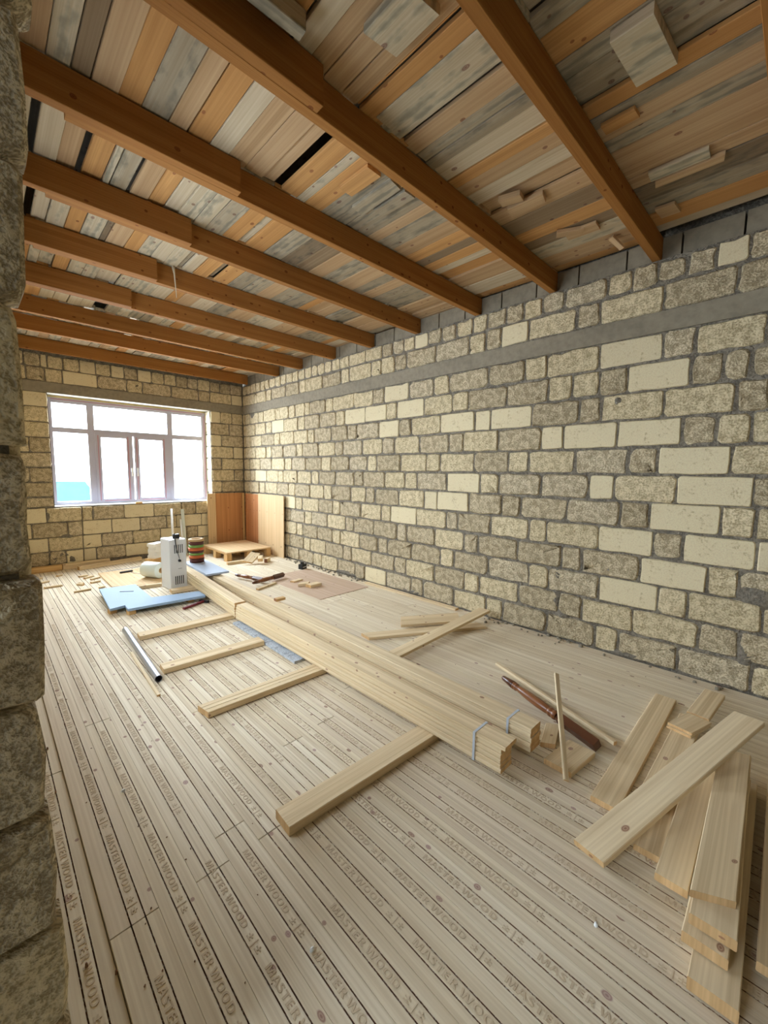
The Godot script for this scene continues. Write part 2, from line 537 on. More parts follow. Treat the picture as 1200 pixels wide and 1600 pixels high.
func pick_stone(sawn_chance: float) -> Array:
	if rng.randf() < sawn_chance:
		return [M.sawn[rng.randi() % M.sawn.size()], 0.25]
	var k: int = rng.randi() % M.stone.size()
	return [M.stone[k], 1.0 if k < 3 else 0.7]

func wall_right() -> void:
	var root := structure("wall_right", "long masonry wall of rough cream limestone blocks with a grey concrete band", "wall")
	obj("mortar_bed", box(Vector3(0.25, 3.085, 9.3), Vector3(WALL_X + 0.125 + 0.010, 1.3425, -2.75)), M.mortar, root)
	obj("concrete_band", box(Vector3(0.05, 0.137, 9.2), Vector3(WALL_X + 0.021, 2.462, -2.7)), M.concrete, root)
	obj("upper_bed", box(Vector3(0.12, 0.78, 9.3), Vector3(WALL_X + 0.21, 3.275, -2.75)), M.mortar, root)
	var pieces := []
	for r in RIGHT_JOINTS.size():
		var y0 := 0.2 * r
		var y1 := 0.2 * r + 0.2
		if r == 11: y1 = 2.395
		if r == 12: y0 = 2.53; y1 = 2.72
		if r == 13: y0 = 2.72; y1 = 2.885
		var js: Array = RIGHT_JOINTS[r].duplicate()
		# carry the bond on behind the camera and into the corner
		var d: int = js[0]
		while d > -1600:
			d -= int(rnd(370, 400)) if rng.randf() < 0.65 else int(rnd(160, 190))
			js.push_front(d)
		d = js[-1]
		while d < 7060:
			d += 390 if rng.randf() < 0.6 else 175
			js.append(mini(d, 7095))
			if 7095 - d < 60: break
		if js[-1] < 7095: js[-1] = 7095
		for i in js.size() - 1:
			var a: float = js[i] * 0.001
			var b: float = js[i + 1] * 0.001
			if b - a < 0.05: continue
			pieces.append([r, a, b, y0, y1])
	# the 300 that show largest are parts of their own
	var eye := Vector3(0, 1.4, 0)
	for p: Array in pieces:
		var c := Vector3(WALL_X, (p[3] + p[4]) * 0.5, -(p[1] + p[2]) * 0.5)
		var v := c - eye
		var seen := 1.0 if p[1] > 0.0 else 0.2
		if p[0] < 5 and p[1] > 5.6: seen = 0.01
		p.append(seen * (p[2] - p[1]) * (p[4] - p[3]) * v.x / pow(v.length(), 3.0))
	pieces.sort_custom(func(x, y): return x[5] > y[5])
	var rest := start(false)
	for i in pieces.size():
		var p: Array = pieces[i]
		var gap := rnd(0.008, 0.02)
		var w: float = p[2] - p[1] - gap
		var h: float = p[4] - p[3] - rnd(0.011, 0.022)
		var c := Vector3(WALL_X, (p[3] + p[4]) * 0.5 + rnd(-0.003, 0.003), -(p[1] + p[2]) * 0.5)
		if p[0] == 13:
			h -= rnd(0.0, 0.012)
		var s := pick_stone(0.06)
		for q in SAWN_SPOTS:
			if q[0] > p[1] and q[0] < p[2] and q[1] > p[3] and q[1] < p[4]:
				s = [M.sawn[0], 0.25]
		var at := Transform3D(RIGHT_AXES, c)
		if i < 300:
			obj("stone", stone_mesh(w, h, s[1], 0.012 if p[0] == 13 or p[0] == 11 else 0.0), s[0], root, at)
		else:
			add_stone(rest, w, h, 0.8, 0.008 if p[0] == 13 else 0.0, at)
	var o := obj("stones_beyond", finish(rest), M.stone[3], root)
	o.set_meta("kind", "stuff")
	# mortar smeared over the face and the lowest course
	var spots := [[0.10, 0.62, 0.13, 0.10], [0.02, 0.9, 0.07, 0.08], [1.36, 0.34, 0.05, 0.09], [1.28, 0.22, 0.06, 0.06], [1.35, 0.55, 0.03, 0.05], [0.30, 1.30, 0.03, 0.03], [0.96, 0.66, 0.03, 0.05], [0.98, 1.95, 0.03, 0.03],
		[3.0, 0.03, 0.2, 0.03], [1.7, 0.02, 0.25, 0.03], [0.8, 0.02, 0.2, 0.03], [4.2, 0.03, 0.3, 0.04], [0.3, 0.02, 0.2, 0.05], [0.13, 0.24, 0.05, 0.1], [6.75, 2.36, 0.09, 0.09]]
	for q in spots:
		var st := start(false)
		add_lump(st, Transform3D(RIGHT_AXES, Vector3(WALL_X + 0.004, q[1], -q[0])), Vector3(q[2], q[3], 0.006), 11)
		obj("mortar_smear", finish(st), M.mortar, root)
	# blocks set back between the joist ends
	var z := 0.35
	while z > -6.9:
		var l := rnd(0.3, 0.4)
		obj("infill_block", box(Vector3(0.1, 0.155, l - 0.012), Vector3(WALL_X + 0.10, 2.965, z - l * 0.5)), M.concrete, root)
		z -= l

func wall_back() -> void:
	var root := structure("wall_back", "masonry end wall of cream limestone blocks around the window", "wall")
	# opening x 0.70..2.85, y 0.86..2.395
	obj("mortar_bed", wall_with_hole(0.045, WALL_X + 0.01, -0.2, 3.66, 0.70, 2.85, 0.86, 2.40, BACK_Z - 0.010, BACK_Z - 0.38), M.mortar, root)
	obj("concrete_band", box(Vector3(3.4, 0.137, 0.3), Vector3(1.735, 2.462, BACK_Z - 0.15 + 0.005)), M.concrete, root)
	var rows := {
		13: [45, 300, 480, 648, 718, 889, 1067, 1250, 1436, 1598, 1776, 1963, 2143, 2320, 2494, 2658, 2856, 3028, 3208, 3425],
		12: [45, 300, 500, 688, 872, 1265, 1631, 1834, 2243, 2665, 2849, 3227, 3425],
		11: [45, 300, 700, -1, 2850, 3019, 3228, 3425], 10: [45, 440, 700, -1, 2850, 3175, 3425], 9: [45, 300, 700, -1, 2850, 3032, 3425],
		8: [45, 480, 700, -1, 2850, 3242, 3425], 7: [45, 300, 700, -1, 2850, 3025, 3425], 6: [45, 460, 700, -1, 2850, 3246, 3425], 5: [45, 300, 700, -1, 2850, 3020, 3425],
		4: [45, 400, 700, -1, 2850, 3240, 3425],
		3: [45, 220, 603, 995, 1121, 1513, 1920, 2330, 2557, 2850, 3240, 3425], 2: [45, 440, 823, 991, 1346, 1719, 2098, 2247, 2650, 3030, 3425],
		1: [45, 220, 604, 987, 1212, 1616, 2000, 2400, 2580, 2980, 3425], 0: [45, 400, 604, 785, 983, 1139, 1509, 1890, 2280, 2660, 3050, 3425]}
	for r: int in rows:
		var y0 := 0.2 * r
		var y1 := y0 + 0.2
		if r == 4: y0 = 0.86
		if r == 3: y0 = 0.65; y1 = 0.855
		if r == 2: y0 = 0.445; y1 = 0.65
		if r == 1: y0 = 0.25; y1 = 0.445
		if r == 0: y0 = 0.06; y1 = 0.25
		if r == 11: y1 = 2.395
		if r == 12: y0 = 2.53; y1 = 2.715
		if r == 13: y0 = 2.715; y1 = 2.89
		var js: Array = rows[r]
		for i in js.size() - 1:
			if js[i] < 0 or js[i + 1] < 0: continue
			var a: float = js[i] * 0.001
			var b: float = js[i + 1] * 0.001
			var s := pick_stone(0.35 if r < 4 else 0.2)
			var proud := 0.02 if r < 4 and b < 1.0 else 0.0
			obj("stone", stone_mesh(b - a - rnd(0.008, 0.014), y1 - y0 - rnd(0.010, 0.016), s[1] * 0.8, 0.01 if r == 13 else 0.0), s[0], root,
				Transform3D(Basis(), Vector3((a + b) * 0.5, (y0 + y1) * 0.5, BACK_Z + proud)))
			# the stones that close the window opening turn the corner
			if r > 4 and r < 12 and js[i] == 2850:
				var rs := pick_stone(0.5)
				obj("stone", stone_mesh(0.235, y1 - y0 - 0.014, 0.8), rs[0], root, Transform3D(LEFT_AXES.rotated(Vector3.UP, PI), Vector3(2.846, (y0 + y1) * 0.5, BACK_Z - 0.125)))
	obj("raised_pier", box(Vector3(0.94, 0.79, 0.05), Vector3(0.52, 0.455, BACK_Z - 0.017)), M.mortar, root)
	var st := start(false)
	add_lump(st, Transform3D(Basis(), Vector3(1.77, 2.62, BACK_Z)), Vector3(0.07, 0.09, 0.006), 11)
	obj("mortar_smear", finish(st), M.mortar, root)
	for q in [[0.62, 0.74, 0.025, 0.08], [0.81, 0.45, 0.09, 0.035], [0.72, 0.2, 0.14, 0.04], [1.12, 0.73, 0.035, 0.09], [0.67, 0.14, 0.05, 0.07], [0.85, 0.12, 0.05, 0.06]]:
		var s2 := start(false)
		add_lump(s2, Transform3D(Basis(), Vector3(q[0], q[1], BACK_Z + (0.02 if q[0] < 1.0 else 0.0))), Vector3(q[2], q[3], 0.006), 10)
		obj("mortar_smear", finish(s2), M.mortar, root)

func wall_with_hole(x0: float, x1: float, y0: float, y1: float, hx0: float, hx1: float, hy0: float, hy1: float, zf: float, zb: float) -> ArrayMesh:
	var st := start()
	var zc := (zf + zb) * 0.5
	var t := zf - zb
	add_box(st, Vector3((x0 + hx0) * 0.5, (y0 + y1) * 0.5, zc), Vector3(hx0 - x0, y1 - y0, t))
	add_box(st, Vector3((hx1 + x1) * 0.5, (y0 + y1) * 0.5, zc), Vector3(x1 - hx1, y1 - y0, t))
	add_box(st, Vector3((hx0 + hx1) * 0.5, (y0 + hy0) * 0.5, zc), Vector3(hx1 - hx0, hy0 - y0, t))
	add_box(st, Vector3((hx0 + hx1) * 0.5, (hy1 + y1) * 0.5, zc), Vector3(hx1 - hx0, y1 - hy1, t))
	return finish(st)

func wall_left() -> void:
	var root := structure("wall_left", "rough limestone wall end beside the doorway", "wall")
	var len := PIER_Z - BACK_Z + 0.3
	var z1 := PIER_Z - 0.03
	var z0 := z1 - len + 0.03
	for q in [[z0, LEFT_WIN_Z0, -0.2, 3.66], [LEFT_WIN_Z1, z1, -0.2, 3.66], [LEFT_WIN_Z0, LEFT_WIN_Z1, -0.2, 0.86], [LEFT_WIN_Z0, LEFT_WIN_Z1, 2.40, 3.66]]:
		obj("mortar_bed", box(Vector3(0.22, q[3] - q[2], q[1] - q[0]), Vector3(-0.075, (q[2] + q[3]) * 0.5, (q[0] + q[1]) * 0.5)), M.mortar, root)
	# end face of the pier, one squared block to a course
	var ys := [0.0, 0.19, 0.395, 0.6, 0.81, 1.014, 1.222, 1.427, 1.651, 1.86, 2.07, 2.28, 2.49, 2.7, 2.9]
	var edge := [0.06, 0.06, 0.056, 0.050, 0.047, 0.058, 0.050, 0.058, 0.070, 0.080, 0.095, 0.09, 0.09, 0.08]
	for i in ys.size() - 1:
		var y0: float = ys[i]
		var y1: float = ys[i + 1]
		var x1: float = edge[i]
		var st := start(false)
		add_stone(st, 0.26, y1 - y0 - rnd(0.006, 0.012), 0.45, 0.0, Transform3D(Basis(), Vector3(x1 - 0.13, (y0 + y1) * 0.5, PIER_Z + rnd(-0.006, 0.006))))
		obj("stone", finish(st), M.stone[[0, 2, 3, 0, 2][i % 5]], root)
	# the inner face, seen only by stepping into the room
	var rest := start(false)
	for r in 14:
		var z := PIER_Z - 0.03
		while z > BACK_Z + 0.1:
			var l := rnd(0.36, 0.4) if rng.randf() < 0.65 else rnd(0.16, 0.19)
			l = minf(l, z - BACK_Z)
			if r > 3 and r < 12 and z - l < LEFT_WIN_Z1 and z > LEFT_WIN_Z0:
				z -= l
				continue
			add_stone(rest, l - 0.012, 0.186, 0.8, 0.0, Transform3D(LEFT_AXES, Vector3(0.045, 0.1 + 0.2 * r, z - l * 0.5)))
			z -= l
	var o := obj("inner_stones", finish(rest), M.stone[3], root)
	o.set_meta("kind", "stuff")
	var st2 := start(false)
	add_lump(st2, Transform3D(LEFT_AXES, Vector3(0.07, 2.62, -1.3)), Vector3(0.1, 0.2, 0.09), 9)
	obj("plaster_lump", finish(st2), M.plaster, root)

func rest_of_house() -> void:
	# the near end of the room and the small room the doorway belongs to
	var a := structure("wall_front", "bare masonry wall closing the near end of the room", "wall")
	obj("masonry", box(Vector3(3.9, 3.86, 0.25), Vector3(1.75, 1.73, 1.925)), M.mortar, a)
	var rest := start(false)
	for r in 15:
		var x := 0.1
		while x < 3.4:
			var l := minf(rnd(0.36, 0.4) if rng.randf() < 0.65 else rnd(0.16, 0.19), 3.44 - x)
			if l > 0.06:
				add_stone(rest, l - 0.012, 0.186, 0.8, 0.0, Transform3D(Basis(Vector3.UP, PI), Vector3(x + l * 0.5, 0.1 + 0.2 * r, 1.79)))
			x += l
	var o := obj("inner_stones", finish(rest), M.stone[3], a)
	o.set_meta("kind", "stuff")
	var b := structure("wall_left_near", "short stone wall on the other side of the doorway", "wall")
	obj("masonry", box(Vector3(0.25, 3.86, 1.5), Vector3(-0.08, 1.73, 1.2)), M.mortar, b)
	obj("lintel", box(Vector3(0.25, 1.3, 1.4), Vector3(-0.08, 3.015, -0.2)), M.concrete, b)
	var c := structure("wall_hall", "plain walls of the small hall behind the doorway", "wall")
	obj("end_wall", box(Vector3(2.4, 3.2, 0.2), Vector3(-1.3, 1.6, -1.6)), M.concrete, c)
	obj("end_wall", box(Vector3(2.4, 3.2, 0.2), Vector3(-1.3, 1.6, 1.6)), M.concrete, c)
	obj("side_wall", box(Vector3(0.2, 0.9, 3.4), Vector3(-2.4, 0.45, 0.0)), M.concrete, c)
	obj("side_wall", box(Vector3(0.2, 0.9, 3.4), Vector3(-2.4, 2.75, 0.0)), M.concrete, c)
	obj("side_wall", box(Vector3(0.2, 1.4, 2.2), Vector3(-2.4, 1.6, 0.6)), M.concrete, c)
	obj("side_wall", box(Vector3(0.2, 1.4, 0.2), Vector3(-2.4, 1.6, -1.6)), M.concrete, c)
	var d := structure("floor_hall", "bare concrete floor of the small hall", "floor")
	obj("slab", box(Vector3(2.4, 0.1, 3.4), Vector3(-1.3, -0.06, 0.0)), M.concrete, d)
	var e := structure("ceiling_hall", "bare concrete ceiling of the small hall", "ceiling")
	obj("slab", box(Vector3(2.6, 0.15, 3.4), Vector3(-1.3, 3.27, 0.0)), M.concrete, e)

# ---------------------------------------------------------------- floor
func lettering() -> ArrayMesh:
	var f := SystemFont.new()
	f.font_names = PackedStringArray(["Droid Sans"])
	f.font_weight = 700
	var t := TextMesh.new()
	t.text = "MASTER WOOD  ±|±"
	t.font = f
	t.font_size = 32
	t.pixel_size = 0.0011
	t.depth = 0.0026
	t.curve_step = 6.0
	var b := t.get_aabb().size
	var st := SurfaceTool.new()
	st.begin(Mesh.PRIMITIVE_TRIANGLES)
	var k := Vector3(0.385 / maxf(b.x, 0.01), 0.029 / maxf(b.y, 0.005), 1.0)
	st.append_from(t, 0, Transform3D(Basis().scaled(k), Vector3.ZERO))
	return st.commit()

func floor_boards() -> void:
	var root := structure("floor", "pale pine floor of narrow grooved boards stamped with lettering", "floor")
	obj("subfloor", box(Vector3(3.7, 0.12, 9.2), Vector3(1.7, -0.101, -2.6)), M.concrete, root)
	var word := lettering()
	var z_back := BACK_Z + 0.01
	var z_front := 1.78
	for k in range(-2, 28):
		var cx := 0.2645 + 0.115 * k
		if k < 0: cx -= 0.0195
		if k == 0: cx -= 0.009
		var top := 0.0 if k >= 0 else -0.01
		var w := 0.1144 if k != 0 else 0.1324
		if cx + w * 0.5 > WALL_X - 0.005:
			w = (WALL_X - 0.005 - cx) * 2.0
			if w < 0.03: continue
		# butt joints: every other board is cut 1.32 m in front of the doorway
		var cuts := [z_front]
		if k % 2 == 0 and k >= 0 and k <= 6:
			cuts.append(-1.326 + rnd(-0.004, 0.004))
		else:
			cuts.append(rnd(-0.6, 0.9) if k > 14 else rnd(0.6, 1.4))
		while cuts[-1] > z_back + 1.2:
			cuts.append(maxf(z_back, cuts[-1] - rnd(2.6, 4.2)))
			if cuts[-1] - z_back < 0.7: cuts[-1] = z_back
		cuts[-1] = z_back
		var plain := k > 15
		var g := [-0.0195, 0.0195] if k != 0 else [-0.0285, 0.0105]
		if plain:
			g = [-0.03, 0.012] if k % 3 == 0 else ([-0.012, 0.03] if k % 3 == 1 else [0.02])
		for i in cuts.size() - 1:
			var a: float = cuts[i] - 0.0025
			var b: float = cuts[i + 1] + 0.0025
			if a - b < 0.05: continue
			var m: Material = M.floor[rng.randi() % M.floor.size()]
			var p := obj("plank", board(a - b, w, 0.03, 0.0, g, 0.0008), [m, m, m if plain else M.clogged], root,
				Transform3D(Basis(Vector3(0, 0, 1), Vector3(0, 1, 0), Vector3(-1, 0, 0)), Vector3(cx, top + rnd(-0.0006, 0.0006), (a + b) * 0.5)))
			if plain: continue
			var st := SurfaceTool.new()
			st.begin(Mesh.PRIMITIVE_TRIANGLES)
			var z := b + rnd(0.05, 0.4)
			var any := false
			while z + 0.2 < a:
				# local board axes: x runs along the board, z across towards the window wall's left
				if z > -4.6 and z < 0.8 and rng.randf() < 0.88:
					st.append_from(word, 0, Transform3D(Basis(Vector3(1, 0, 0), Vector3(0, 0, -1), Vector3(0, 1, 0)), Vector3(z - (a + b) * 0.5, 0.0, -0.009 if k == 0 else 0.0)))
					any = true
				z += 0.43
			if any:
				obj("lettering", st.commit(), M.letter, p)

# ---------------------------------------------------------------- ceiling
func ceiling() -> void:
	var root := structure("ceiling", "ceiling of salvaged orange, white and grey boards on brown timber joists", "ceiling")
	obj("roof_deck", box(Vector3(4.4, 0.1, 9.8), Vector3(1.6, 3.70, -2.6)), M.ceiling["g"][1], root)
	# far edge of each joist at the left and right end, whether it is spliced
	var js := [[0.22, 0.17, false], [0.90, 0.82, false], [1.59, 1.545, true], [2.34, 2.26, true], [3.04, 3.015, true], [3.78, 3.74, true], [4.55, 4.49, true], [5.35, 5.28, false], [6.02, 5.94, false], [6.96, 6.89, false]]
	for j in js:
		var za: float = -j[0]
		var zb: float = -j[1]
		var xl := 0.0
		var xr := WALL_X + 0.04
		if j[0] > 6.5: xr = WALL_X - 0.02
		var th := 0.05
		var hh := 0.155
		if j[2]:
			# two lengths lapped side by side near x = 1.1
			var s := (1.09 - xl) / (xr - xl)
			var zm := lerpf(za, zb, s)
			var a := Vector3(xl, JOIST_Y + hh, za + th * 1.5 - 0.005)
			var b := Vector3(1.09, JOIST_Y + hh, zm + th * 1.5 + 0.0)
			lay("joist", a, b, th, hh, [M.joist[0], M.joist_end], 0.0, 0.0, [], root)
			lay("joist", Vector3(0.35, JOIST_Y + hh + 0.004, lerpf(za, zb, 0.1) + th * 0.5 - 0.003), Vector3(xr, JOIST_Y + hh, zb + th * 0.5 - 0.003), th, hh, [M.joist[1], M.joist_end], 0.0, 0.0, [], root)
		else:
			lay("joist", Vector3(xl, JOIST_Y + hh, za + th * 0.5), Vector3(xr, JOIST_Y + hh, zb + th * 0.5), th, hh, [M.joist[rng.randi() % 2], M.joist_end], 0.0, 0.0, [], root)
	# boards across the joists, bay by bay
	var bays := ["", "m10", "01", "12", "23", "34", "45", "", "", "", ""]
	var edges := [0.8]
	for j in js: edges.append(-(j[0] + j[1]) * 0.5 + 0.04)
	edges.append(BACK_Z - 0.05)
	for i in edges.size() - 1:
		var z0: float = edges[i]
		var z1: float = edges[i + 1]
		var list := []
		var key: String = bays[i]
		var x := 0.0
		if key != "":
			var l: Array = CEILING_BAYS[key]
			var first: float = l[0][0] * 0.001
			while x < first - 0.05:
				var w := minf(rnd(0.085, 0.115), first - x)
				list.append([x, x + w, "wbwog"[rng.randi() % 5]])
				x += w
			for n in l.size() - 1:
				list.append([l[n][0] * 0.001, l[n + 1][0] * 0.001, l[n][1]])
			x = l[-1][0] * 0.001
		var pal := "wwwwobgwb" if i > 5 else "gbowbg"
		while x < WALL_X + 0.05:
			var w2 := rnd(0.085, 0.12)
			var c := pal[rng.randi() % pal.length()]
			if rng.randf() < 0.06: c = "x"
			list.append([x, x + w2, c])
			x += w2
		for q in list:
			if q[2] == "x" or q[1] < 0.02: continue
			if q[0] > WALL_X + 0.06: continue
			var wd: float = q[1] - q[0]
			var n := 1
			if wd > 0.2: n = 2
			for s in n:
				var xa: float = q[0] + wd * s / n
				var ww: float = wd / n - rnd(0.001, 0.006)
				var y := BOARD_Y + rnd(0.0, 0.006)
				if rng.randf() < 0.12: y += rnd(0.012, 0.028)
				var ms: Array = M.ceiling[q[2]]
				var m: Material = ms[rng.randi() % 2]
				var da := rnd(0.0, 0.03)
				var db := rnd(0.0, 0.03)
				lay("plank", Vector3(xa + ww * 0.5 + rnd(-0.002, 0.002), y + 0.022, z0 - da + 0.02), Vector3(xa + ww * 0.5 + rnd(-0.002, 0.002), y + 0.022, z1 + db - 0.02), ww, 0.022, [m, m], 0.0, rnd(-0.1, 0.1), [], root)
	# patches nailed below the boards
	var pw: Material = M.ceiling["w"][0]
	var pb: Material = M.ceiling["b"][1]
	var po: Material = M.ceiling["o"][0]
	# [x, depth, length along z, width, drop, turn, material]
	for q in [[1.90, 0.53, 0.14, 0.27, 0.09, 0.0, pw], [1.18, 1.13, 0.21, 0.15, 0.07, 0.0, pw], [2.46, 1.28, 0.22, 0.09, 0.05, 0.03, pb], [2.33, 1.32, 0.12, 0.07, 0.06, 0.3, pb],
		[2.72, 0.56, 0.26, 0.08, 0.04, 0.02, pw], [2.80, 0.53, 0.30, 0.06, 0.045, 0.03, pb], [2.21, 0.70, 0.14, 0.07, 0.035, 0.0, po], [3.12, 0.68, 0.10, 0.12, 0.04, 0.05, pb],
		[1.62, 1.86, 0.24, 0.1, 0.045, 0.02, po], [1.79, 1.90, 0.34, 0.1, 0.035, -0.02, M.ceiling["g"][0]], [1.90, 1.86, 0.26, 0.09, 0.03, 0.02, M.ceiling["g"][1]], [2.98, 1.14, 0.2, 0.1, 0.035, 0.06, pb], [2.9, 1.2, 0.15, 0.06, 0.05, 0.5, pb]]:
		var a := Vector3(q[0], BOARD_Y - 0.001, -q[1] - q[2] * 0.5)
		var b := Vector3(q[0] + q[2] * sin(q[5]), BOARD_Y - 0.001, -q[1] + q[2] * 0.5)
		lay("plank", a, b, q[3], q[4] * 0.5, [q[6], q[6]], 0.0, rnd(-0.2, 0.2), [], root)
	# a small cleat on the side of a joist and a piece standing off the boards
	lay("cleat", Vector3(0.55, 3.04, -1.41), Vector3(0.93, 3.04, -1.385), 0.05, 0.07, [M.ceiling["g"][0], M.ceiling["g"][0]], 0.0, 0.0, [], root)
	lay("cleat", Vector3(3.2, 3.04, -1.02), Vector3(3.29, 2.985, -0.97), 0.04, 0.02, [pb, pb], 0.0, 0.0, [], root)

# ---------------------------------------------------------------- window
func window_one() -> void:
	var root := structure("window_1", "wide white framed window with transom lights and a pair of casements", "window")
	var z := BACK_Z - 0.22
	var zc := z - 0.035
	var x0 := 0.70
	var x1 := 2.84
	var y0 := 0.87
	var y1 := 2.37
	var d := 0.07
	var fr := func(called: String, xa: float, xb: float, ya: float, yb: float, dep: float, out: float) -> MeshInstance3D:
		return obj(called, box(Vector3(xb - xa, yb - ya, dep), Vector3((xa + xb) * 0.5, (ya + yb) * 0.5, zc + out)), M.pvc, root)
	fr.call("frame", x0, x1, y1 - 0.07, y1, d, 0.0)
	fr.call("frame", x0, x1, y0, y0 + 0.045, d, 0.0)
	fr.call("frame", x0, x0 + 0.055, y0 + 0.045, y1 - 0.07, d, 0.0)
	fr.call("frame", x1 - 0.07, x1, y0 + 0.045, y1 - 0.07, d, 0.0)
	fr.call("transom", x0 + 0.05, x1 - 0.06, 1.895, 1.965, d - 0.008, 0.0)
	fr.call("mullion", 1.15, 1.235, y0 + 0.04, y1 - 0.06, d - 0.004, 0.0)
	fr.call("mullion", 2.225, 2.305, y0 + 0.04, y1 - 0.06, d - 0.004, 0.0)
	# two casement sashes, each with its own stiles, rails and pane
	for s in [[1.235, 1.715], [1.735, 2.225]]:
		var sash := obj("sash", box(Vector3(0.07, 1.04, 0.06), Vector3(s[0] + 0.035, 1.40, zc + 0.018)), M.pvc, root)
		obj("stile", box(Vector3(0.085, 1.04, 0.06), Vector3(s[1] - 0.0425, 1.40, zc + 0.018)), M.pvc, sash)
		obj("rail", box(Vector3(s[1] - s[0] - 0.155, 0.065, 0.06), Vector3((s[0] + s[1]) * 0.5 - 0.0075, 1.8875, zc + 0.018)), M.pvc, sash)
		obj("rail", box(Vector3(s[1] - s[0] - 0.155, 0.065, 0.06), Vector3((s[0] + s[1]) * 0.5 - 0.0075, 0.9125, zc + 0.018)), M.pvc, sash)
		obj("pane", box(Vector3(s[1] - s[0] - 0.14, 0.93, 0.006), Vector3((s[0] + s[1]) * 0.5 - 0.0075, 1.40, zc)), M.glass, sash)
		# strips of printed protective film along the profiles
		for k in [[s[0] + 0.035, 0.97], [s[1] - 0.06, 0.97]]:
			obj("film_strip", box(Vector3(0.012, k[1], 0.002), Vector3(k[0], 1.40, zc + 0.0492)), M.pvc_film, sash)
		obj("film_strip", box(Vector3(s[1] - s[0] - 0.16, 0.012, 0.002), Vector3((s[0] + s[1]) * 0.5, 0.912, zc + 0.0492)), M.pvc_film, sash)
	var hd := start()
	add_box(hd, Vector3(1.69, 1.38, zc + 0.06), Vector3(0.025, 0.06, 0.02))
	add_box(hd, Vector3(1.69, 1.34, zc + 0.078), Vector3(0.02, 0.12, 0.015))
	obj("handle", finish(hd), M.white, root)
	var h2 := start()
	add_box(h2, Vector3(1.765, 1.38, zc + 0.06), Vector3(0.025, 0.06, 0.02))
	add_box(h2, Vector3(1.765, 1.34, zc + 0.078), Vector3(0.02, 0.12, 0.015))
	obj("handle", finish(h2), M.white, root)
	for q in [[0.755, 1.15, 1.965, 2.30], [1.235, 2.225, 1.965, 2.30], [2.305, 2.77, 1.965, 2.30], [0.755, 1.15, 0.915, 1.895], [2.305, 2.77, 0.915, 1.895]]:
		obj("pane", box(Vector3(q[1] - q[0], q[3] - q[2], 0.006), Vector3((q[0] + q[1]) * 0.5, (q[2] + q[3]) * 0.5, zc)), M.glass, root)
	for q in [[0.715, 1.4], [2.82, 1.4]]:
		obj("film_strip", box(Vector3(0.012, y1 - y0 - 0.1, 0.002), Vector3(q[0], 1.62, zc + 0.036)), M.pvc_film, root)
	obj("film_strip", box(Vector3(x1 - x0 - 0.1, 0.012, 0.002), Vector3(1.77, y1 - 0.02, zc + 0.036)), M.pvc_film, root)
	# foam at the head, the sill board, a wedge under the middle
	obj("foam_seam", box(Vector3(2.13, 0.03, 0.05), Vector3(1.775, 2.383, z - 0.03)), M.foam, root)
	obj("foam_seam", box(Vector3(0.012, 1.5, 0.05), Vector3(2.845, 1.63, z - 0.03)), M.foam, root)
	obj("sill_board", box(Vector3(2.14, 0.012, 0.2), Vector3(1.775, 0.862, BACK_Z - 0.12)), M.plaster, root)
	obj("wedge", box(Vector3(0.09, 0.03, 0.05), Vector3(1.72, 0.872, BACK_Z - 0.03)), M.pine_edge, root)

func window_two() -> void:
	var root := structure("window_2", "white framed window in the wall beside the doorway", "window")
	var zs := [LEFT_WIN_Z0, lerpf(LEFT_WIN_Z0, LEFT_WIN_Z1, 0.3333), lerpf(LEFT_WIN_Z0, LEFT_WIN_Z1, 0.6667), LEFT_WIN_Z1]
	for i in 4:
		obj("mullion", box(Vector3(0.07, 1.42, 0.07), Vector3(-0.13, 1.63, zs[i] + [0.035, 0.0, 0.0, -0.035][i])), M.pvc, root)
	for y in [0.895, 2.365]:
		obj("frame", box(Vector3(0.07, 0.07, LEFT_WIN_Z1 - LEFT_WIN_Z0), Vector3(-0.13, y, (LEFT_WIN_Z0 + LEFT_WIN_Z1) * 0.5)), M.pvc, root)
	for i in 3:
		obj("pane", box(Vector3(0.006, 1.4, zs[i + 1] - zs[i] - 0.08), Vector3(-0.13, 1.63, (zs[i] + zs[i + 1]) * 0.5)), M.glass, root)

# ---------------------------------------------------------------- timber in stacks
func bundle(called: String, label: String, a: Vector3, b: Vector3, w: float, n: int, t: float, step: float, strap_at: float) -> void:
	var tr := between(a, b)
	var root := thing(called, label, "lumber", Transform3D(tr.basis, Vector3(tr.origin.x, a.y, tr.origin.z)), "strapped bundles of new boards")
	var l := a.distance_to(b)
	for i in n:
		var d := rnd(-0.004, 0.004)
		if i == n - 1: d = step
		var m: Material = M.pine[i % 2]
		obj("plank", board(l + rnd(-0.006, 0.006), w - rnd(0.0, 0.004), t - 0.002, 0.0, [], 0.004), [m, M.pine_end], root,
			Transform3D(Basis(), Vector3(d, t * (i + 1), rnd(-0.0035, 0.0035))))
	if strap_at > 0.0:
		var st := start()
		var x := -l * 0.5 + strap_at
		var h := n * t
		add_box(st, Vector3(x, h + 0.0006, 0), Vector3(0.012, 0.0012, w + 0.009))
		for s in [-1.0, 1.0]:
			add_box(st, Vector3(x, h * 0.5, s * (w * 0.5 + 0.0045)), Vector3(0.012, h + 0.002, 0.0012))
		add_box(st, Vector3(x, -0.0006, 0), Vector3(0.012, 0.0012, w + 0.004))
		obj("strap", finish(st), M.strap, root)

func one_board(label: String, category: String, a: Vector3, b: Vector3, w: float, t: float, mats = null, roll := 0.0, skew := 0.0, group := "", called := "loose_plank", grooves := []) -> void:
	var m = mats if mats != null else pine_set()
	var o := lay(called, a, b, w, t, m, roll, skew, grooves)
	tag(o, label, category, group)

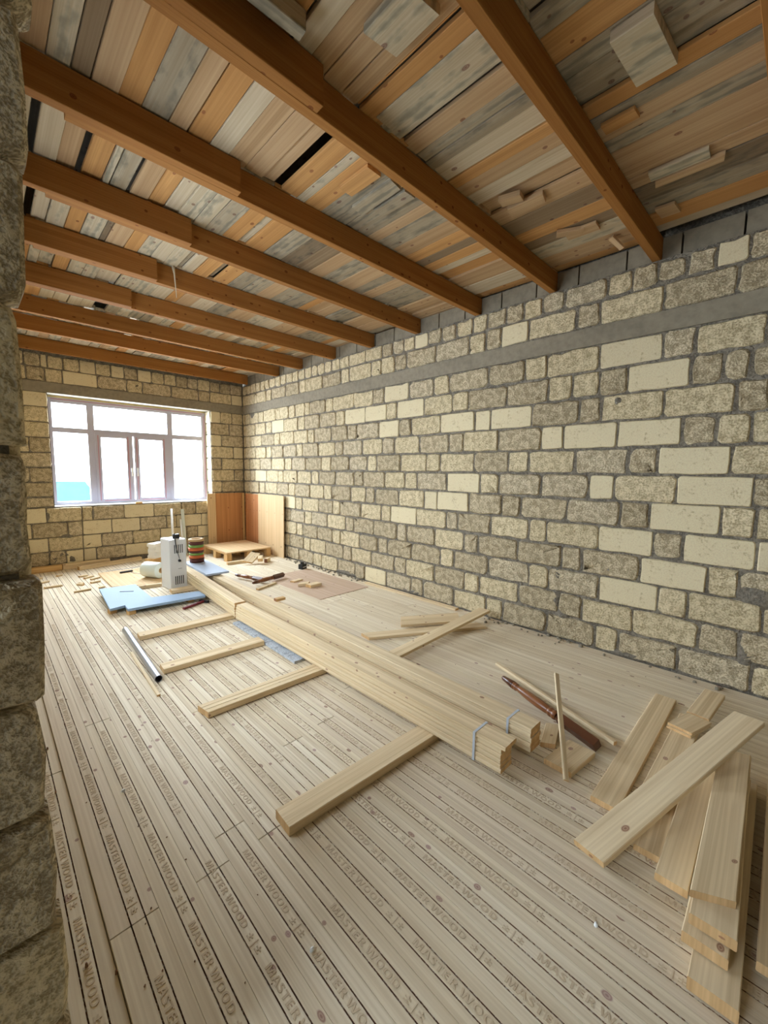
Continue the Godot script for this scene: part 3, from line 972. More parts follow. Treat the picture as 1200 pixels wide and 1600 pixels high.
func pine_set() -> Array:
	var m: Material = M.pine[rng.randi() % 2]
	return [m, M.pine_end, m]

func timber() -> void:
	bundle("lumber_bundle", "strapped bundle of new pine boards beside the metal straightedge", Vector3(1.64, 0.041, -0.83), Vector3(1.635, 0.041, -3.50), 0.105, 6, 0.023, -0.02, 0.14)
	bundle("lumber_bundle", "bundle of new pine boards behind the white ventilated box", Vector3(1.64, 0.041, -3.53), Vector3(1.765, 0.041, -5.35), 0.105, 6, 0.023, 0.0, 0.0)
	bundle("lumber_bundle", "strapped bundle of new pine boards beside the turned spindles", Vector3(1.868, 0.041, -0.80), Vector3(1.905, 0.041, -4.95), 0.105, 5, 0.0255, 0.0, 0.12)
	one_board("broad pine bearer plank under the strapped bundle ends, with two knots", "plank", Vector3(0.76, 0.041, -1.31), Vector3(2.0, 0.041, -1.245), 0.112, 0.041, null, 0.0, 0.0, "bearer planks under the bundles", "bearer_plank")
	one_board("grooved pine bearer plank crossing under the bundles", "plank", Vector3(0.82, 0.041, -2.27), Vector3(2.0, 0.041, -2.215), 0.11, 0.036, null, 0.0, 0.2, "bearer planks under the bundles", "bearer_plank", [-0.018, 0.018])
	one_board("plain pine bearer plank touching the end of the metal straightedge", "plank", Vector3(0.81, 0.041, -2.975), Vector3(1.535, 0.041, -2.937), 0.11, 0.036, null, 0.0, 0.0, "bearer planks under the bundles", "bearer_plank")
	one_board("pine bearer plank by the dark red tool, crossing under the bundles", "plank", Vector3(0.845, 0.041, -3.70), Vector3(2.0, 0.041, -3.64), 0.108, 0.036, null, 0.0, 0.0, "bearer planks under the bundles", "bearer_plank")
	one_board("bearer plank under the bundles beside the white ventilated box", "plank", Vector3(1.45, 0.041, -4.86), Vector3(2.05, 0.041, -4.82), 0.1, 0.036, null, 0.0, 0.0, "bearer planks under the bundles", "bearer_plank")
	# crossed boards by the long wall
	one_board("short wide pine board lying flat behind the crossed planks", "plank", Vector3(2.62, 0.062, -2.40), Vector3(3.12, 0.05, -2.12), 0.16, 0.024, null, 0.12, -0.3)
	one_board("low pine plank lying under the raised crossing plank", "plank", Vector3(2.22, 0.026, -2.44), Vector3(3.16, 0.026, -1.90), 0.11, 0.025, null, 0.0, 0.4)
	one_board("pine plank with one end propped up on the long stone wall side", "plank", Vector3(2.10, 0.055, -1.99), Vector3(3.31, 0.12, -1.96), 0.112, 0.024, null, 0.0, 0.0)
	one_board("thin pale batten lying along the foot of the stone wall", "batten", Vector3(3.36, 0.018, -3.68), Vector3(3.375, 0.018, -2.32), 0.06, 0.018, null, 0.0, 0.0, "", "batten")
	# the pile of offcuts beside the spindles
	var pile := "offcuts in the pile of planks"
	one_board("pine plank flat on the floor at the window side of the plank pile", "plank", Vector3(1.78, 0.026, -0.455), Vector3(2.95, 0.026, -0.455), 0.108, 0.026, null, 0.0, 0.0, pile)
	one_board("pine plank flat on the floor below the short cut pieces in the pile", "plank", Vector3(1.655, 0.026, -0.265), Vector3(2.62, 0.026, -0.31), 0.1, 0.026, null, 0.0, 0.0, pile)
	one_board("second pine plank on top of a floor plank, under the short cut pieces", "plank", Vector3(1.9, 0.052, -0.31), Vector3(2.75, 0.052, -0.30), 0.105, 0.025, null, 0.0, 0.0, pile)
	one_board("short pine offcut with its end showing two thin layers", "plank", Vector3(2.53, 0.079, -0.32), Vector3(2.72, 0.079, -0.262), 0.11, 0.013, null, 0.0, 0.1, pile, "short_offcut")
	one_board("thin pine offcut directly below the topmost short piece", "plank", Vector3(2.52, 0.0655, -0.322), Vector3(2.71, 0.0655, -0.264), 0.11, 0.013, null, 0.0, 0.1, pile, "short_offcut")
	one_board("short pale offcut pointing to the long stone wall at the end of the pile", "plank", Vector3(2.74, 0.079, -0.272), Vector3(3.12, 0.079, -0.238), 0.1, 0.026, null, 0.0, 0.0, pile, "short_offcut")
	one_board("long pine plank lying slanted across the top of the pile, two knots near its middle", "plank", Vector3(1.478, 0.045, -0.418), Vector3(2.512, 0.268, -0.061), 0.112, 0.025, null, 0.0, 0.12, pile)
	one_board("bright pine plank on top of the neat stack, below the slanted plank", "plank", Vector3(1.48, 0.149, -0.072), Vector3(2.36, 0.149, -0.09), 0.104, 0.024, null, 0.0, 0.5, pile)
	one_board("pine plank with a grey knot, third from the floor in the neat stack", "plank", Vector3(1.40, 0.124, -0.062), Vector3(2.42, 0.124, -0.09), 0.108, 0.034, null, 0.0, 0.0, pile)
	one_board("pine plank second from the floor in the neat stack", "plank", Vector3(1.368, 0.084, -0.074), Vector3(2.3, 0.084, -0.08), 0.105, 0.034, null, 0.0, 0.0, pile)
	one_board("lowest pine plank of the neat stack, its end sticking out furthest", "plank", Vector3(1.285, 0.044, -0.044), Vector3(2.35, 0.044, -0.06), 0.108, 0.04, null, 0.0, 0.0, pile)
	one_board("pine plank leaning between the neat stack and the slanted plank", "plank", Vector3(1.548, 0.055, -0.182), Vector3(2.5, 0.055, -0.19), 0.092, 0.028, null, 0.0, 0.0, pile)
	one_board("floor plank bearing the one beside the neat stack", "plank", Vector3(1.60, 0.026, -0.162), Vector3(2.5, 0.026, -0.17), 0.08, 0.026, null, 0.0, 0.0, pile)
	one_board("pine plank beside the neat stack on its doorway side", "plank", Vector3(1.45, 0.06, 0.085), Vector3(2.6, 0.06, 0.075), 0.105, 0.03, null, 0.0, 0.0, pile)
	one_board("floor plank carrying the plank on the doorway side of the stack", "plank", Vector3(1.6, 0.029, 0.095), Vector3(2.6, 0.029, 0.09), 0.11, 0.029, null, 0.0, 0.0, pile)
	one_board("outermost pine plank of the pile, raised on the others", "plank", Vector3(1.57, 0.091, 0.13), Vector3(2.5, 0.091, 0.13), 0.1, 0.03, null, 0.0, 0.0, pile)
	# small flat pieces near the spindle
	one_board("small square offcut lying under the glossy spindle", "offcut", Vector3(1.85, 0.03, -0.68), Vector3(2.08, 0.03, -0.65), 0.13, 0.028, null, 0.0, 0.1, "", "short_offcut")
	one_board("small flat offcut against the end of the strapped bundle", "offcut", Vector3(1.98, 0.026, -0.78), Vector3(2.16, 0.026, -0.83), 0.07, 0.025, null, 0.0, 0.3, "", "short_offcut")
	one_board("small dark ended block sitting on the bundle top", "offcut", Vector3(1.905, 0.194, -3.36), Vector3(2.0, 0.194, -3.355), 0.05, 0.025, [M.pine_edge, M.brown_wood], 0.0, 0.0, "", "short_offcut")

func spindle(label: String, a: Vector3, b: Vector3, k: float) -> void:
	var root := thing("turned_spindle", label, "spindle", Transform3D(between(a, b).basis, a))
	var l := a.distance_to(b)
	# local x runs from the tapered tip to the squared foot
	var turn := Basis(Vector3(0, -1, 0), Vector3(1, 0, 0), Vector3(0, 0, 1))
	var prof := []
	for q in [[0.0, 0.0], [0.012, 0.0], [0.016, 0.01], [0.021, 0.07], [0.025, 0.11], [0.02, 0.118]]:
		prof.append(Vector2(q[0] * k, q[1] * l / 0.8))
	obj("tip", lathe_y(prof), M.dark_wood, root, Transform3D(turn, Vector3.ZERO))
	prof = []
	for q in [[0.0, 0.112], [0.016, 0.113], [0.024, 0.12], [0.024, 0.128], [0.017, 0.134], [0.023, 0.141], [0.023, 0.149], [0.016, 0.155], [0.02, 0.18], [0.026, 0.26], [0.028, 0.34], [0.024, 0.43], [0.018, 0.44], [0.026, 0.452], [0.026, 0.465], [0.019, 0.472], [0.026, 0.482], [0.026, 0.495], [0.018, 0.505]]:
		prof.append(Vector2(q[0] * k, q[1] * l / 0.8))
	obj("shaft", lathe_y(prof), M.brown_wood, root, Transform3D(turn, Vector3.ZERO))
	var f := l / 0.8
	var st := start()
	add_box(st, Vector3(0.655 * f, 0, 0), Vector3(0.27 * f, 0.046 * k, 0.046 * k), Basis(Vector3.RIGHT, 0.5))
	obj("foot", finish(st), M.dark_wood, root)

func sticks() -> void:
	spindle("glossy brown turned spindle lying against a pale stick beside the bundle end", Vector3(2.39, 0.045, -1.26), Vector3(2.11, 0.045, -0.58), 1.0)
	spindle("dark turned spindle lying across a batten near the strapped bundle", Vector3(2.25, 0.045, -4.49), Vector3(2.74, 0.045, -4.60), 0.95)
	spindle("dark turned spindle lying along the bundle towards the stone corner", Vector3(2.28, 0.04, -5.02), Vector3(2.42, 0.04, -4.56), 0.85)
	one_board("thin pale stick lying beside the glossy spindle", "stick", Vector3(2.555, 0.045, -1.40), Vector3(2.215, 0.045, -0.535), 0.024, 0.02, null, 0.0, 0.0, "", "thin_stick")
	one_board("thin pale stick leaning up over the glossy spindle", "stick", Vector3(1.80, 0.02, -0.615), Vector3(2.18, 0.31, -0.83), 0.026, 0.012, null, 0.5, 0.0, "", "thin_stick")
	one_board("pale batten under the dark spindle by the bundle", "batten", Vector3(2.22, 0.021, -4.32), Vector3(2.52, 0.021, -4.43), 0.04, 0.02, null, 0.0, 0.0, "", "batten")

# ---------------------------------------------------------------- tools and other things
func tools() -> void:
	# pipe
	var st := start(false)
	var a := Vector3(0.80, 0.025, -3.93)
	var b := Vector3(0.752, 0.025, -2.84)
	tube(st, [a, b], [0.024, 0.024], 16, false)
	tube(st, [b, b + (a - b).normalized() * 0.25], [0.021, 0.021], 16, false)
	tube(st, [b, b + (a - b).normalized() * 0.0005], [0.024, 0.021], 16, false)
	var pipe := thing("metal_pipe", "thin grey metal pipe lying on the floor boards", "pipe")
	obj("tube", finish(st), M.steel, pipe)
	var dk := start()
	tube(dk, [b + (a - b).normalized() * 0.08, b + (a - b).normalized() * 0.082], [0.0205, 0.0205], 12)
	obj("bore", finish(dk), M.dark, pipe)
	one_board("thin pale lath lying beside the grey metal pipe", "lath", Vector3(0.735, 0.012, -3.45), Vector3(0.70, 0.012, -2.66), 0.02, 0.012, null, 0.0, 0.0, "", "thin_stick")
	# straightedge, partly under the bundle
	var lv := thing("straightedge", "mortar-smeared grey metal straightedge partly under the bundle of boards", "tool", between(Vector3(1.592, 0.021, -3.51), Vector3(1.58, 0.021, -2.42)))
	obj("bar", board(1.04, 0.09, 0.02), M.level, lv)
	# blue-grey cut panel on blocks
	var poly := PackedVector2Array()
	for q in [[0.86, -5.33], [1.20, -5.28], [1.19, -4.62], [1.635, -4.52], [1.625, -4.32], [0.92, -4.375], [0.93, -4.52], [0.80, -4.49]]:
		poly.append(Vector2(q[0], q[1]))
	var sh := sheet(poly, 0.024)
	var o := obj("laminate_sheet", sh, M.blue_board, null, Transform3D(Basis(), Vector3(0, 0.066, 0)))
	tag(o, "pale blue laminate panel cut to an L shape resting on small blocks", "panel")
	var i := 0
	for q in [[0.83, -4.56, "showing at its notched corner"], [0.955, -4.41, "at the start of its narrow arm"], [1.5, -4.42, "at the end of its narrow arm"], [1.05, -5.15, "at its window end"]]:
		var bl := obj("wood_block", box(Vector3(0.06, 0.042, 0.06), Vector3(0, 0.021, 0)), M.pine_edge, null, Transform3D(Basis(Vector3.UP, 0.2), Vector3(q[0], 0.0, q[1])))
		tag(bl, "small pine block propping up the pale blue panel " + str(q[2]), "block", "blocks under the blue panel")
	var pen := lay("thin_stick", Vector3(1.0, 0.071, -5.06), Vector3(1.11, 0.071, -4.98), 0.012, 0.004, M.black)
	tag(pen, "short dark strip lying on the pale blue laminate panel", "strip")
	# panel on the bundles
	var p2 := obj("laminate_sheet", box(Vector3(0.26, 0.022, 0.84), Vector3(0, 0.011, 0)), [M.grey_board], null, Transform3D(Basis(Vector3.UP, -0.04), Vector3(1.915, 0.182, -5.06)))
	tag(p2, "pale grey laminate panel lying across the bundles of boards", "panel")
	# dark red handled tool
	var ht := thing("hammer", "dark red handled hammer lying beside the bundle of boards", "tool", between(Vector3(1.36, 0.026, -4.19), Vector3(1.60, 0.026, -4.29)))
	obj("handle", board(0.26, 0.026, 0.022), M.red_wood, ht)
	obj("head", box(Vector3(0.03, 0.024, 0.11), Vector3(0.13, -0.012, 0)), M.black, ht)
	# white box with vents
	white_box()
	tape_rolls()
	packages()
	# roll of film
	var fr := thing("film_roll", "pale roll of plastic film lying beside the white ventilated box", "roll", Transform3D(Basis(Vector3.UP, 0.5) * Basis(Vector3.RIGHT, PI * 0.5), Vector3(1.50, 0.1155, -5.68)))
	obj("wrap", lathe_y([Vector2(0.03, -0.12), Vector2(0.098, -0.12), Vector2(0.1, -0.115), Vector2(0.1, 0.115), Vector2(0.098, 0.12), Vector2(0.03, 0.12)]), M.film, fr)
	obj("core", lathe_y([Vector2(0.03, -0.122), Vector2(0.034, -0.122), Vector2(0.034, 0.122), Vector2(0.03, 0.122), Vector2(0.03, -0.122)]), M.card, fr)
	# rods leaning on the far wall
	i = 0
	for q in [[Vector3(2.10, 0.01, -6.82), Vector3(2.165, 0.76, -7.06), 0.018, "white plastic rod leaning on the wall, taller of two"], [Vector3(2.25, 0.01, -6.82), Vector3(2.29, 0.58, -7.04), 0.014, "thin pale rod leaning on the wall, shorter of two"]]:
		var rs := start(false)
		tube(rs, [q[0], q[1]], [q[2], q[2]], 10)
		var r := obj("plastic_rod", finish(rs), M.white, null)
		tag(r, q[3], "rod")
	# green strip leaning
	var gs := obj("green_strip", box(Vector3(0.05, 0.75, 0.006), Vector3(0, 0.375, 0)), M.film, null, Transform3D(Basis(Vector3.RIGHT, -0.12), Vector3(2.33, 0.0, -6.97)))
	tag(gs, "pale greenish plastic strip leaning under the window", "strip")
	# power adapter
	var ad := thing("power_adapter", "small black plug-in charger lying near the foot of the stone wall", "charger", Transform3D(Basis(Vector3.UP, 0.3), Vector3(3.2, 0.0, -4.86)))
	obj("body", box(Vector3(0.1, 0.07, 0.07), Vector3(0, 0.035, 0)), M.black, ad)
	obj("plug", box(Vector3(0.04, 0.03, 0.03), Vector3(-0.01, 0.085, 0.0)), M.black, ad)
	obj("sticker", box(Vector3(0.07, 0.006, 0.002), Vector3(0, 0.03, 0.0362)), M.white, ad)
	# hardboard sheet on the floor near the stone wall
	var hb := obj("hardboard_sheet", box(Vector3(0.72, 0.005, 1.25), Vector3(0, 0.0025, 0)), M.hardboard, null, Transform3D(Basis(Vector3.UP, 0.01), Vector3(2.90, 0.0, -4.16)))
	tag(hb, "thin brownish hardboard sheet lying flat beside the stone wall", "sheet")
	for q in [[2.76, -4.33, 0.14, 0.06, 0.3, "reddish triangular offcut on the hardboard sheet", 0.018], [2.73, -4.12, 0.12, 0.08, -0.5, "flat pale offcut between two others on the hardboard sheet", 0.03], [2.79, -4.0, 0.16, 0.09, 0.1, "squared pale offcut at the edge of the hardboard sheet", 0.035]]:
		one_board(q[5], "offcut", Vector3(q[0] - q[2] * 0.5, 0.006 + q[6], q[1] + q[4] * 0.04), Vector3(q[0] + q[2] * 0.5, 0.006 + q[6], q[1] - q[4] * 0.04), q[3], q[6], [M.pine[0], M.pine_edge], 0.0, q[4], "", "wood_offcut")
	pallet()
	corner_panels()
	# offcuts before the pallet
	one_board("pale batten on the floor before the small platform", "batten", Vector3(2.51, 0.04, -5.80), Vector3(2.84, 0.04, -5.77), 0.05, 0.04, null, 0.0, 0.0, "", "batten")
	one_board("tilted wedge of pine leaning by the small platform", "offcut", Vector3(2.73, 0.05, -5.60), Vector3(2.90, 0.15, -5.68), 0.14, 0.03, null, 0.3, 0.2, "", "wood_offcut")
	one_board("upright pine offcut beside the tilted wedge", "offcut", Vector3(2.88, 0.09, -5.49), Vector3(2.93, 0.12, -5.58), 0.07, 0.05, null, 0.0, 0.0, "", "wood_offcut")
	one_board("short dark ended offcut behind the tilted wedge", "offcut", Vector3(3.0, 0.06, -5.55), Vector3(3.09, 0.06, -5.62), 0.05, 0.06, [M.pine[0], M.brown_wood], 0.0, 0.0, "", "wood_offcut")
	# plywood on the floor under the window and the leavings about it
	var pf := PackedVector2Array([Vector2(1.03, -6.41), Vector2(1.02, -5.545), Vector2(1.36, -5.37), Vector2(1.60, -5.42), Vector2(1.62, -6.33)])
	var po := obj("plywood_sheet", sheet(pf, 0.014), M.ply_pale, null, Transform3D(Basis(), Vector3(0, 0.0145, 0)))
	tag(po, "pale plywood sheet lying on the floor below the window", "sheet")
	var tl := obj("scraper", box(Vector3(0.15, 0.02, 0.03), Vector3(0, 0.01, 0)), M.black, null, Transform3D(Basis(Vector3.UP, 0.1), Vector3(1.31, 0.0146, -6.2)))
	tag(tl, "small dark tool lying on the pale plywood sheet", "tool")
	one_board("pine batten along the edge of the plywood sheet by the film roll", "batten", Vector3(1.20, 0.035, -5.30), Vector3(1.47, 0.035, -5.26), 0.04, 0.035, null, 0.0, 0.0, "", "batten")
	for w in [[Vector3(1.35, 0.018, -6.15), Vector3(1.42, 0.018, -5.98), Vector3(1.5, 0.018, -5.95), Vector3(1.46, 0.018, -5.85)], [Vector3(1.12, 0.018, -6.42), Vector3(1.25, 0.004, -6.5), Vector3(1.45, 0.004, -6.47), Vector3(1.6, 0.004, -6.55)]]:
		var ws := start(false)
		tube(ws, w, [0.003, 0.003, 0.003, 0.003], 6)
		var wo := obj("wire", finish(ws), M.pvc)
		tag(wo, "thin pale wire curling over the floor by the plywood sheet", "wire", "wires under the window")
	one_board("grey weathered plank lying along the wall under the window, doorway end", "plank", Vector3(0.1, 0.075, -7.0), Vector3(0.72, 0.075, -7.0), 0.09, 0.075, [M.pine_edge, M.pine_edge], 0.0, 0.0, "", "old_plank")
	one_board("notched old plank lying at the foot of the window wall", "plank", Vector3(0.73, 0.075, -7.02), Vector3(1.28, 0.075, -7.03), 0.08, 0.075, [M.pine[1], M.pine_edge], 0.0, 0.0, "", "old_plank")
	one_board("long batten lying askew before the notched old plank", "plank", Vector3(0.88, 0.05, -6.83), Vector3(1.68, 0.05, -7.0), 0.07, 0.05, [M.pine[1], M.pine_edge], 0.0, 0.0, "", "old_plank")
	var bits := [[0.439, -6.58, 0.07, 0.4], [0.463, -6.32, 0.13, 0.5], [0.529, -6.02, 0.16, 0.0], [0.647, -6.6, 0.06, 0.6], [0.865, -6.37, 0.09, 0.1], [0.905, -6.26, 0.12, 0.6], [0.958, -6.14, 0.12, 0.5], [0.924, -5.94, 0.1, 0.3], [0.773, -5.92, 0.08, -0.9], [0.749, -5.61, 0.16, 0.1], [0.933, -5.62, 0.06, 0.2], [0.79, -5.98, 0.07, -1.2], [0.30, -6.2, 0.1, 0.3]]
	for q in bits:
		var dx: float = cos(q[3]) * q[2] * 0.5
		var dz: float = sin(q[3]) * q[2] * 0.5
		one_board("small pale wood offcut scattered on the boards below the window", "offcut", Vector3(q[0] - dx, 0.02, q[1] + dz), Vector3(q[0] + dx, 0.02, q[1] - dz), 0.032, 0.02, null, 0.0, rnd(-0.4, 0.4), "offcuts scattered below the window", "wood_offcut")
	# a rag of torn plastic hanging from the ceiling
	var rs2 := start(false)
	tube(rs2, [Vector3(1.22, 3.045, -3.7), Vector3(1.225, 2.98, -3.69), Vector3(1.23, 2.9, -3.69), Vector3(1.235, 2.80, -3.69)], [0.014, 0.006, 0.004, 0.002], 7)
	var rg := obj("plastic_scrap", finish(rs2), M.rag)
	tag(rg, "torn scrap of plastic hanging from the ceiling between two joists", "scrap")

func white_box() -> void:
	var root := thing("ventilated_box", "tall white metal box with black vent slots standing by the bundles", "heater", Transform3D(Basis(Vector3.UP, 0.1), Vector3(1.490, 0.0, -4.98)))
	# local x across the front, z back is negative
	var w := 0.188
	var h := 0.585
	var dp := 0.25
	var st := start()
	var c := 0.006
	add_box(st, Vector3(w * 0.5, h * 0.5, -dp * 0.5), Vector3(w - 2 * c, h, dp))
	add_box(st, Vector3(w * 0.5, h * 0.5, -dp * 0.5), Vector3(w, h - 2 * c, dp - 2 * c))
	obj("body", finish(st), M.white_metal, root)
	for g in [0.475, 0.105]:
		for i in 5:
			obj("vent_slot", box(Vector3(0.008, 0.1, 0.003), Vector3(0.055 + i * 0.022, g, 0.0008)), M.dark, root)
	var k := start(false)
	tube(k, [Vector3(0.105, 0.335, 0.0), Vector3(0.105, 0.335, 0.02)], [0.016, 0.013], 12)
	obj("knob", finish(k), M.black, root)
	obj("nameplate", box(Vector3(0.04, 0.008, 0.002), Vector3(0.11, 0.24, 0.0008)), M.steel, root)
	var cs := start(false)
	tube(cs, [Vector3(0.09, h, -0.1), Vector3(0.085, h + 0.05, -0.08), Vector3(0.07, h + 0.07, -0.02), Vector3(0.06, h + 0.02, 0.01), Vector3(0.07, h - 0.1, 0.012), Vector3(0.10, 0.36, 0.016)], [0.006, 0.006, 0.006, 0.006, 0.004, 0.003], 7)
	obj("cable", finish(cs), M.black, root)
	obj("socket", box(Vector3(0.06, 0.05, 0.05), Vector3(0.12, h + 0.025, -0.1)), M.black, root)

func tape_rolls() -> void:
	var y := 0.2045
	var at := Vector3(1.93, 0.0, -5.38)
	var cols := [M.maroon, M.orange, M.green, M.maroon, M.orange, M.green, M.maroon]
	var names := ["dark maroon", "orange", "green", "dark maroon", "orange", "green", "dark maroon"]
	var hs := [0.055, 0.04, 0.03, 0.03, 0.04, 0.035, 0.045]
	var places := ["at the bottom of the colourful stack of rolls", "second from the bottom of the colourful stack of rolls", "third from the bottom of the colourful stack of rolls", "in the middle of the colourful stack of rolls", "third from the top of the colourful stack of rolls", "second from the top of the colourful stack of rolls", "just below the cardboard ring on the stack"]
	for i in 7:
		var r := 0.088 + rnd(-0.003, 0.003)
		var h: float = hs[i]
		var t := thing("edging_roll", "%s roll of edging tape %s" % [names[i], places[i]], "roll", Transform3D(Basis(), at + Vector3(rnd(-0.004, 0.004), y, rnd(-0.004, 0.004))), "rolls of edging tape in a stack")
		obj("band", lathe_y([Vector2(0.05, 0.001), Vector2(r, 0.001), Vector2(r, h - 0.001), Vector2(0.05, h - 0.001), Vector2(0.05, 0.001)]), cols[i], t)
		obj("core", lathe_y([Vector2(0.044, 0.001), Vector2(0.0498, 0.001), Vector2(0.0498, h - 0.001), Vector2(0.044, h - 0.001), Vector2(0.044, 0.001)]), M.card, t)
		y += h
	var ring := obj("cardboard_ring", lathe_y([Vector2(0.055, 0.0), Vector2(0.092, 0.0), Vector2(0.092, 0.028), Vector2(0.055, 0.028), Vector2(0.055, 0.0)]), M.card, null, Transform3D(Basis(), at + Vector3(0, y, 0)))
	tag(ring, "pale cardboard ring on top of the stack of tape rolls", "ring")

func packages() -> void:
	var blk := obj("timber_block", box(Vector3(0.3, 0.1, 0.14), Vector3(0, 0.05, 0)), M.pine_edge, null, Transform3D(Basis(Vector3.UP, 0.6), Vector3(1.78, 0.0, -6.55)))
	tag(blk, "thick pine block carrying a stack of white packets", "block")
	for i in 5:
		var o := obj("white_packet", box(Vector3(0.22 - 0.02 * (i % 2), 0.042, 0.13), Vector3(0, 0.021, 0)), M.white, null, Transform3D(Basis(Vector3.UP, 0.6 + rnd(-0.12, 0.12)), Vector3(1.79 + rnd(-0.01, 0.01), 0.1005 + 0.043 * i, -6.55)))
		tag(o, "flat white packet, %s in the stack on the pine block" % ["lowest", "second from the bottom", "in the middle", "second from the top", "topmost"][i], "packet", "white packets stacked under the window")

func pallet() -> void:
	var root := thing("low_platform", "low plywood platform on short wooden feet in the panelled corner", "platform", Transform3D(Basis(), Vector3(2.95, 0.0, -6.42)))
	obj("deck", box(Vector3(0.74, 0.02, 0.92), Vector3(0, 0.135, 0)), M.ply_pale, root)
	for x in [-0.33, 0.0, 0.33]:
		obj("runner", box(Vector3(0.07, 0.02, 0.9), Vector3(x, 0.1145, 0)), M.pine_edge, root)
		for z in [-0.4, 0.0, 0.4]:
			obj("foot", box(Vector3(0.08, 0.1045, 0.1), Vector3(x, 0.0525, z)), M.pine_edge, root)

func corner_panels() -> void:
	# sheets stood against the two walls in the corner
	var a := obj("plywood_sheet", box(Vector3(0.60, 0.985, 0.015), Vector3(0, 0.4925, 0)), M.ply, null, Transform3D(Basis(Vector3.RIGHT, -0.012), Vector3(3.11, 0.001, -7.06)))
	tag(a, "orange knotty plywood panel standing against the window wall", "panel")
	var b := obj("plywood_sheet", box(Vector3(0.14, 0.985, 0.02), Vector3(0, 0.4925, 0)), M.ply_pale, null, Transform3D(Basis(Vector3.RIGHT, -0.012), Vector3(2.80, 0.001, -7.03)))
	tag(b, "narrow pale board standing beside the orange plywood panel", "board")
	var c := obj("plywood_sheet", box(Vector3(0.012, 0.975, 0.75), Vector3(0, 0.4875, 0)), M.ply_red, null, Transform3D(Basis(Vector3.BACK, -0.01), Vector3(3.395, 0.001, -6.62)))
	tag(c, "reddish plywood panel standing against the long stone wall", "panel")
	var d := obj("plywood_sheet", box(Vector3(0.014, 0.995, 0.83), Vector3(0, 0.4975, 0)), M.ply_pale, null, Transform3D(Basis(Vector3.BACK, -0.012), Vector3(3.375, 0.001, -6.07)))
	tag(d, "pale plywood sheet standing against the long stone wall", "panel")
	var e := obj("corner_batten", box(Vector3(0.03, 0.98, 0.03), Vector3(0, 0.49, 0)), M.pine_edge, null, Transform3D(Basis(), Vector3(3.37, 0.001, -7.02)))
	tag(e, "upright batten in the corner between two plywood panels", "batten")

func leavings() -> void:
	# crumbs of stone and mortar along the foot of the long wall
	var st := start(false)
	for i in 220:
		var z := -rnd(1.2, 6.0) if rng.randf() < 0.85 else -rnd(0.2, 6.0)
		var x := WALL_X - 0.02 - absf(rng.randfn(0.0, 0.05))
		var r := rnd(0.006, 0.022)
		if (z > -3.75 and z < -2.2) or (z > -4.95 and z < -4.7 and x < 3.3) or z < -5.6: continue
		x = maxf(x, 3.285)
		add_lump(st, Transform3D(Basis(Vector3.RIGHT, -PI * 0.5).rotated(Vector3.UP, rnd(0, TAU)), Vector3(x, 0.001, z)), Vector3(r, r * rnd(0.6, 1.0), r * 0.8), 5)
	var o := obj("rubble", finish(st), M.concrete)
	tag(o, "crumbs of stone and mortar along the foot of the long wall", "rubble")
	o.set_meta("kind", "stuff")
	# sawdust curls and dark crumbs on the boards
	var s2 := start(false)
	for i in 620:
		var z := -rnd(-0.3, 5.5)
		var x := rnd(0.1, 3.3)
		var r := rnd(0.002, 0.006)
		var clear := true
		for q in [[0.7, 2.1, -5.5, -0.6], [2.0, 3.4, -5.9, -1.8], [1.75, 3.2, -1.5, 0.3], [1.2, 3.2, -0.55, 0.5], [0.65, 0.85, -4.0, -2.6], [0.7, 1.7, -6.5, -4.2]]:
			if x > q[0] and x < q[1] and z > q[2] and z < q[3] and rng.randf() < 2.0:
				clear = false
		if not clear: continue
		add_lump(s2, Transform3D(Basis(Vector3.RIGHT, -PI * 0.5).rotated(Vector3.UP, rnd(0, TAU)), Vector3(x, 0.0005, z)), Vector3(r, r * 0.6, r * 0.5), 5)
	var p := obj("crumbs", finish(s2), M.bark)
	tag(p, "dark crumbs of bark and dirt strewn over the floor boards", "crumbs")
	p.set_meta("kind", "stuff")
	for q in [[0.607, -0.885, "near the cut board ends"], [1.276, -0.325, "near the plank pile"], [0.36, -1.95, "off the end of the grooved bearer plank"]]:
		var s3 := start(false)
		add_lump(s3, Transform3D(Basis(Vector3.RIGHT, -PI * 0.5), Vector3(q[0], 0.001, q[1])), Vector3(0.01, 0.007, 0.009), 7)
		var c := obj("plaster_chip", finish(s3), M.white)
		tag(c, "tiny white chip on the floor boards " + str(q[2]), "chip", "white chips on the floor")

func outside() -> void:
	var g := structure("ground_outside", "pale dusty ground beyond the window", "ground")
	obj("ground", box(Vector3(60, 0.2, 40), Vector3(2, -3.2, -28)), mat(srgb(200, 196, 186)), g)
	var hh := thing("distant_house", "hazy teal roofed house seen through the window", "house", Transform3D(Basis(), Vector3(3.75, -3.1, -30)))
	obj("wall", box(Vector3(2.2, 2.4, 3), Vector3(0, 1.2, 0)), mat(srgb(214, 214, 206)), hh)
	var st := start()
	var p := [Vector3(-1.3, 2.4, 1.7), Vector3(1.3, 2.4, 1.7), Vector3(1.3, 2.4, -1.7), Vector3(-1.3, 2.4, -1.7)]
	var r0 := Vector3(-0.7, 3.7, 0)
	var r1 := Vector3(0.7, 3.7, 0)
	quad(st, p[0], p[1], r1, r0)
	quad(st, p[2], p[3], r0, r1)
	tri(st, p[1], r1, p[2])
	tri(st, p[3], r0, p[0])
	obj("roof", finish(st), mat(srgb(46, 116, 122)), hh)

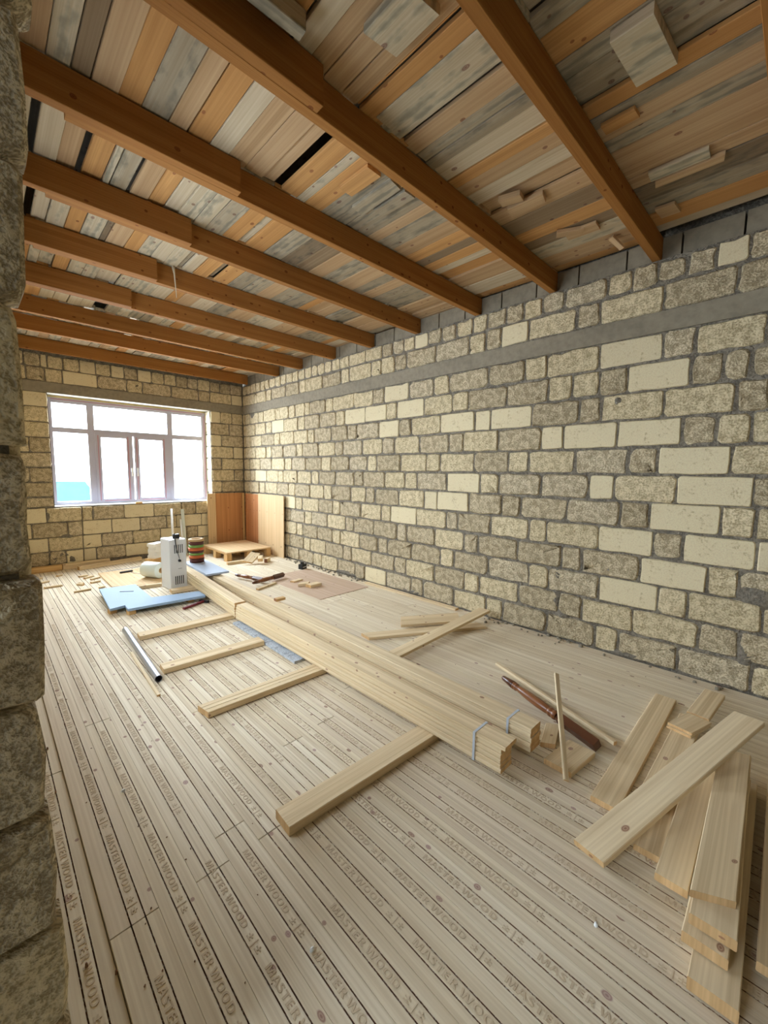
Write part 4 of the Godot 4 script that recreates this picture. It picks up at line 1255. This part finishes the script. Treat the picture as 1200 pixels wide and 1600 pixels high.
# ---------------------------------------------------------------- scene
func _ready() -> void:
	rng.seed = 20417
	# camera: an ultra-wide lens held upright at chest height in the doorway
	var cam := Camera3D.new()
	cam.name = "camera"
	cam.keep_aspect = Camera3D.KEEP_HEIGHT
	cam.fov = 103.267
	cam.near = 0.02
	cam.far = 200.0
	cam.transform = Transform3D(Basis(Vector3.UP, -0.782572) * Basis(Vector3.RIGHT, -0.099365) * Basis(Vector3.BACK, 0.012167), Vector3(0, 1.4, 0))
	add_child(cam)
	cam.current = true
	# overcast sky
	var env := Environment.new()
	env.background_mode = Environment.BG_COLOR
	env.background_color = Color(0.88, 0.94, 1.0)
	env.background_energy_multiplier = 6.0
	env.tonemap_mode = Environment.TONE_MAPPER_LINEAR
	env.tonemap_exposure = 1.36
	env.sdfgi_enabled = true
	env.ssao_enabled = true
	env.ssil_enabled = true
	var we := WorldEnvironment.new()
	we.name = "world"
	we.environment = env
	add_child(we)
	# skylight comes from above, so each panel of daylight outside its opening leans inwards;
	# daylight entering by the big window, the window in the side wall, and the window of the hall behind the doorway
	daylight("window_daylight", Vector3(1.775, 1.70, BACK_Z - 0.60), Vector2(2.3, 1.5), Basis(Vector3.UP, PI) * Basis(Vector3.RIGHT, -0.25), 10.0, Color(0.88, 0.94, 1.0))
	daylight("side_daylight", Vector3(-0.62, 1.75, (LEFT_WIN_Z0 + LEFT_WIN_Z1) * 0.5), Vector2(LEFT_WIN_Z1 - LEFT_WIN_Z0 - 0.06, 1.46), Basis(Vector3.UP, -PI * 0.5) * Basis(Vector3.RIGHT, -0.5), 1.8, Color(0.88, 0.94, 1.0))
	daylight("hall_daylight", Vector3(-2.28, 1.6, -1.0), Vector2(0.96, 1.4), Basis(Vector3.UP, -PI * 0.5), 3.0, Color(0.88, 0.94, 1.0))
	make_materials()
	floor_boards()
	wall_right()
	wall_back()
	wall_left()
	rest_of_house()
	ceiling()
	window_one()
	window_two()
	outside()
	timber()
	sticks()
	tools()
	leavings()

func daylight(called: String, at: Vector3, size: Vector2, axes: Basis, energy: float, c: Color) -> void:
	var l := AreaLight3D.new()
	l.name = called
	l.area_size = size
	l.area_normalize_energy = false
	l.light_energy = energy
	l.light_color = c
	l.shadow_enabled = true
	l.transform = Transform3D(axes, at)
	l.set("area_range", 14.0)
	add_child(l)
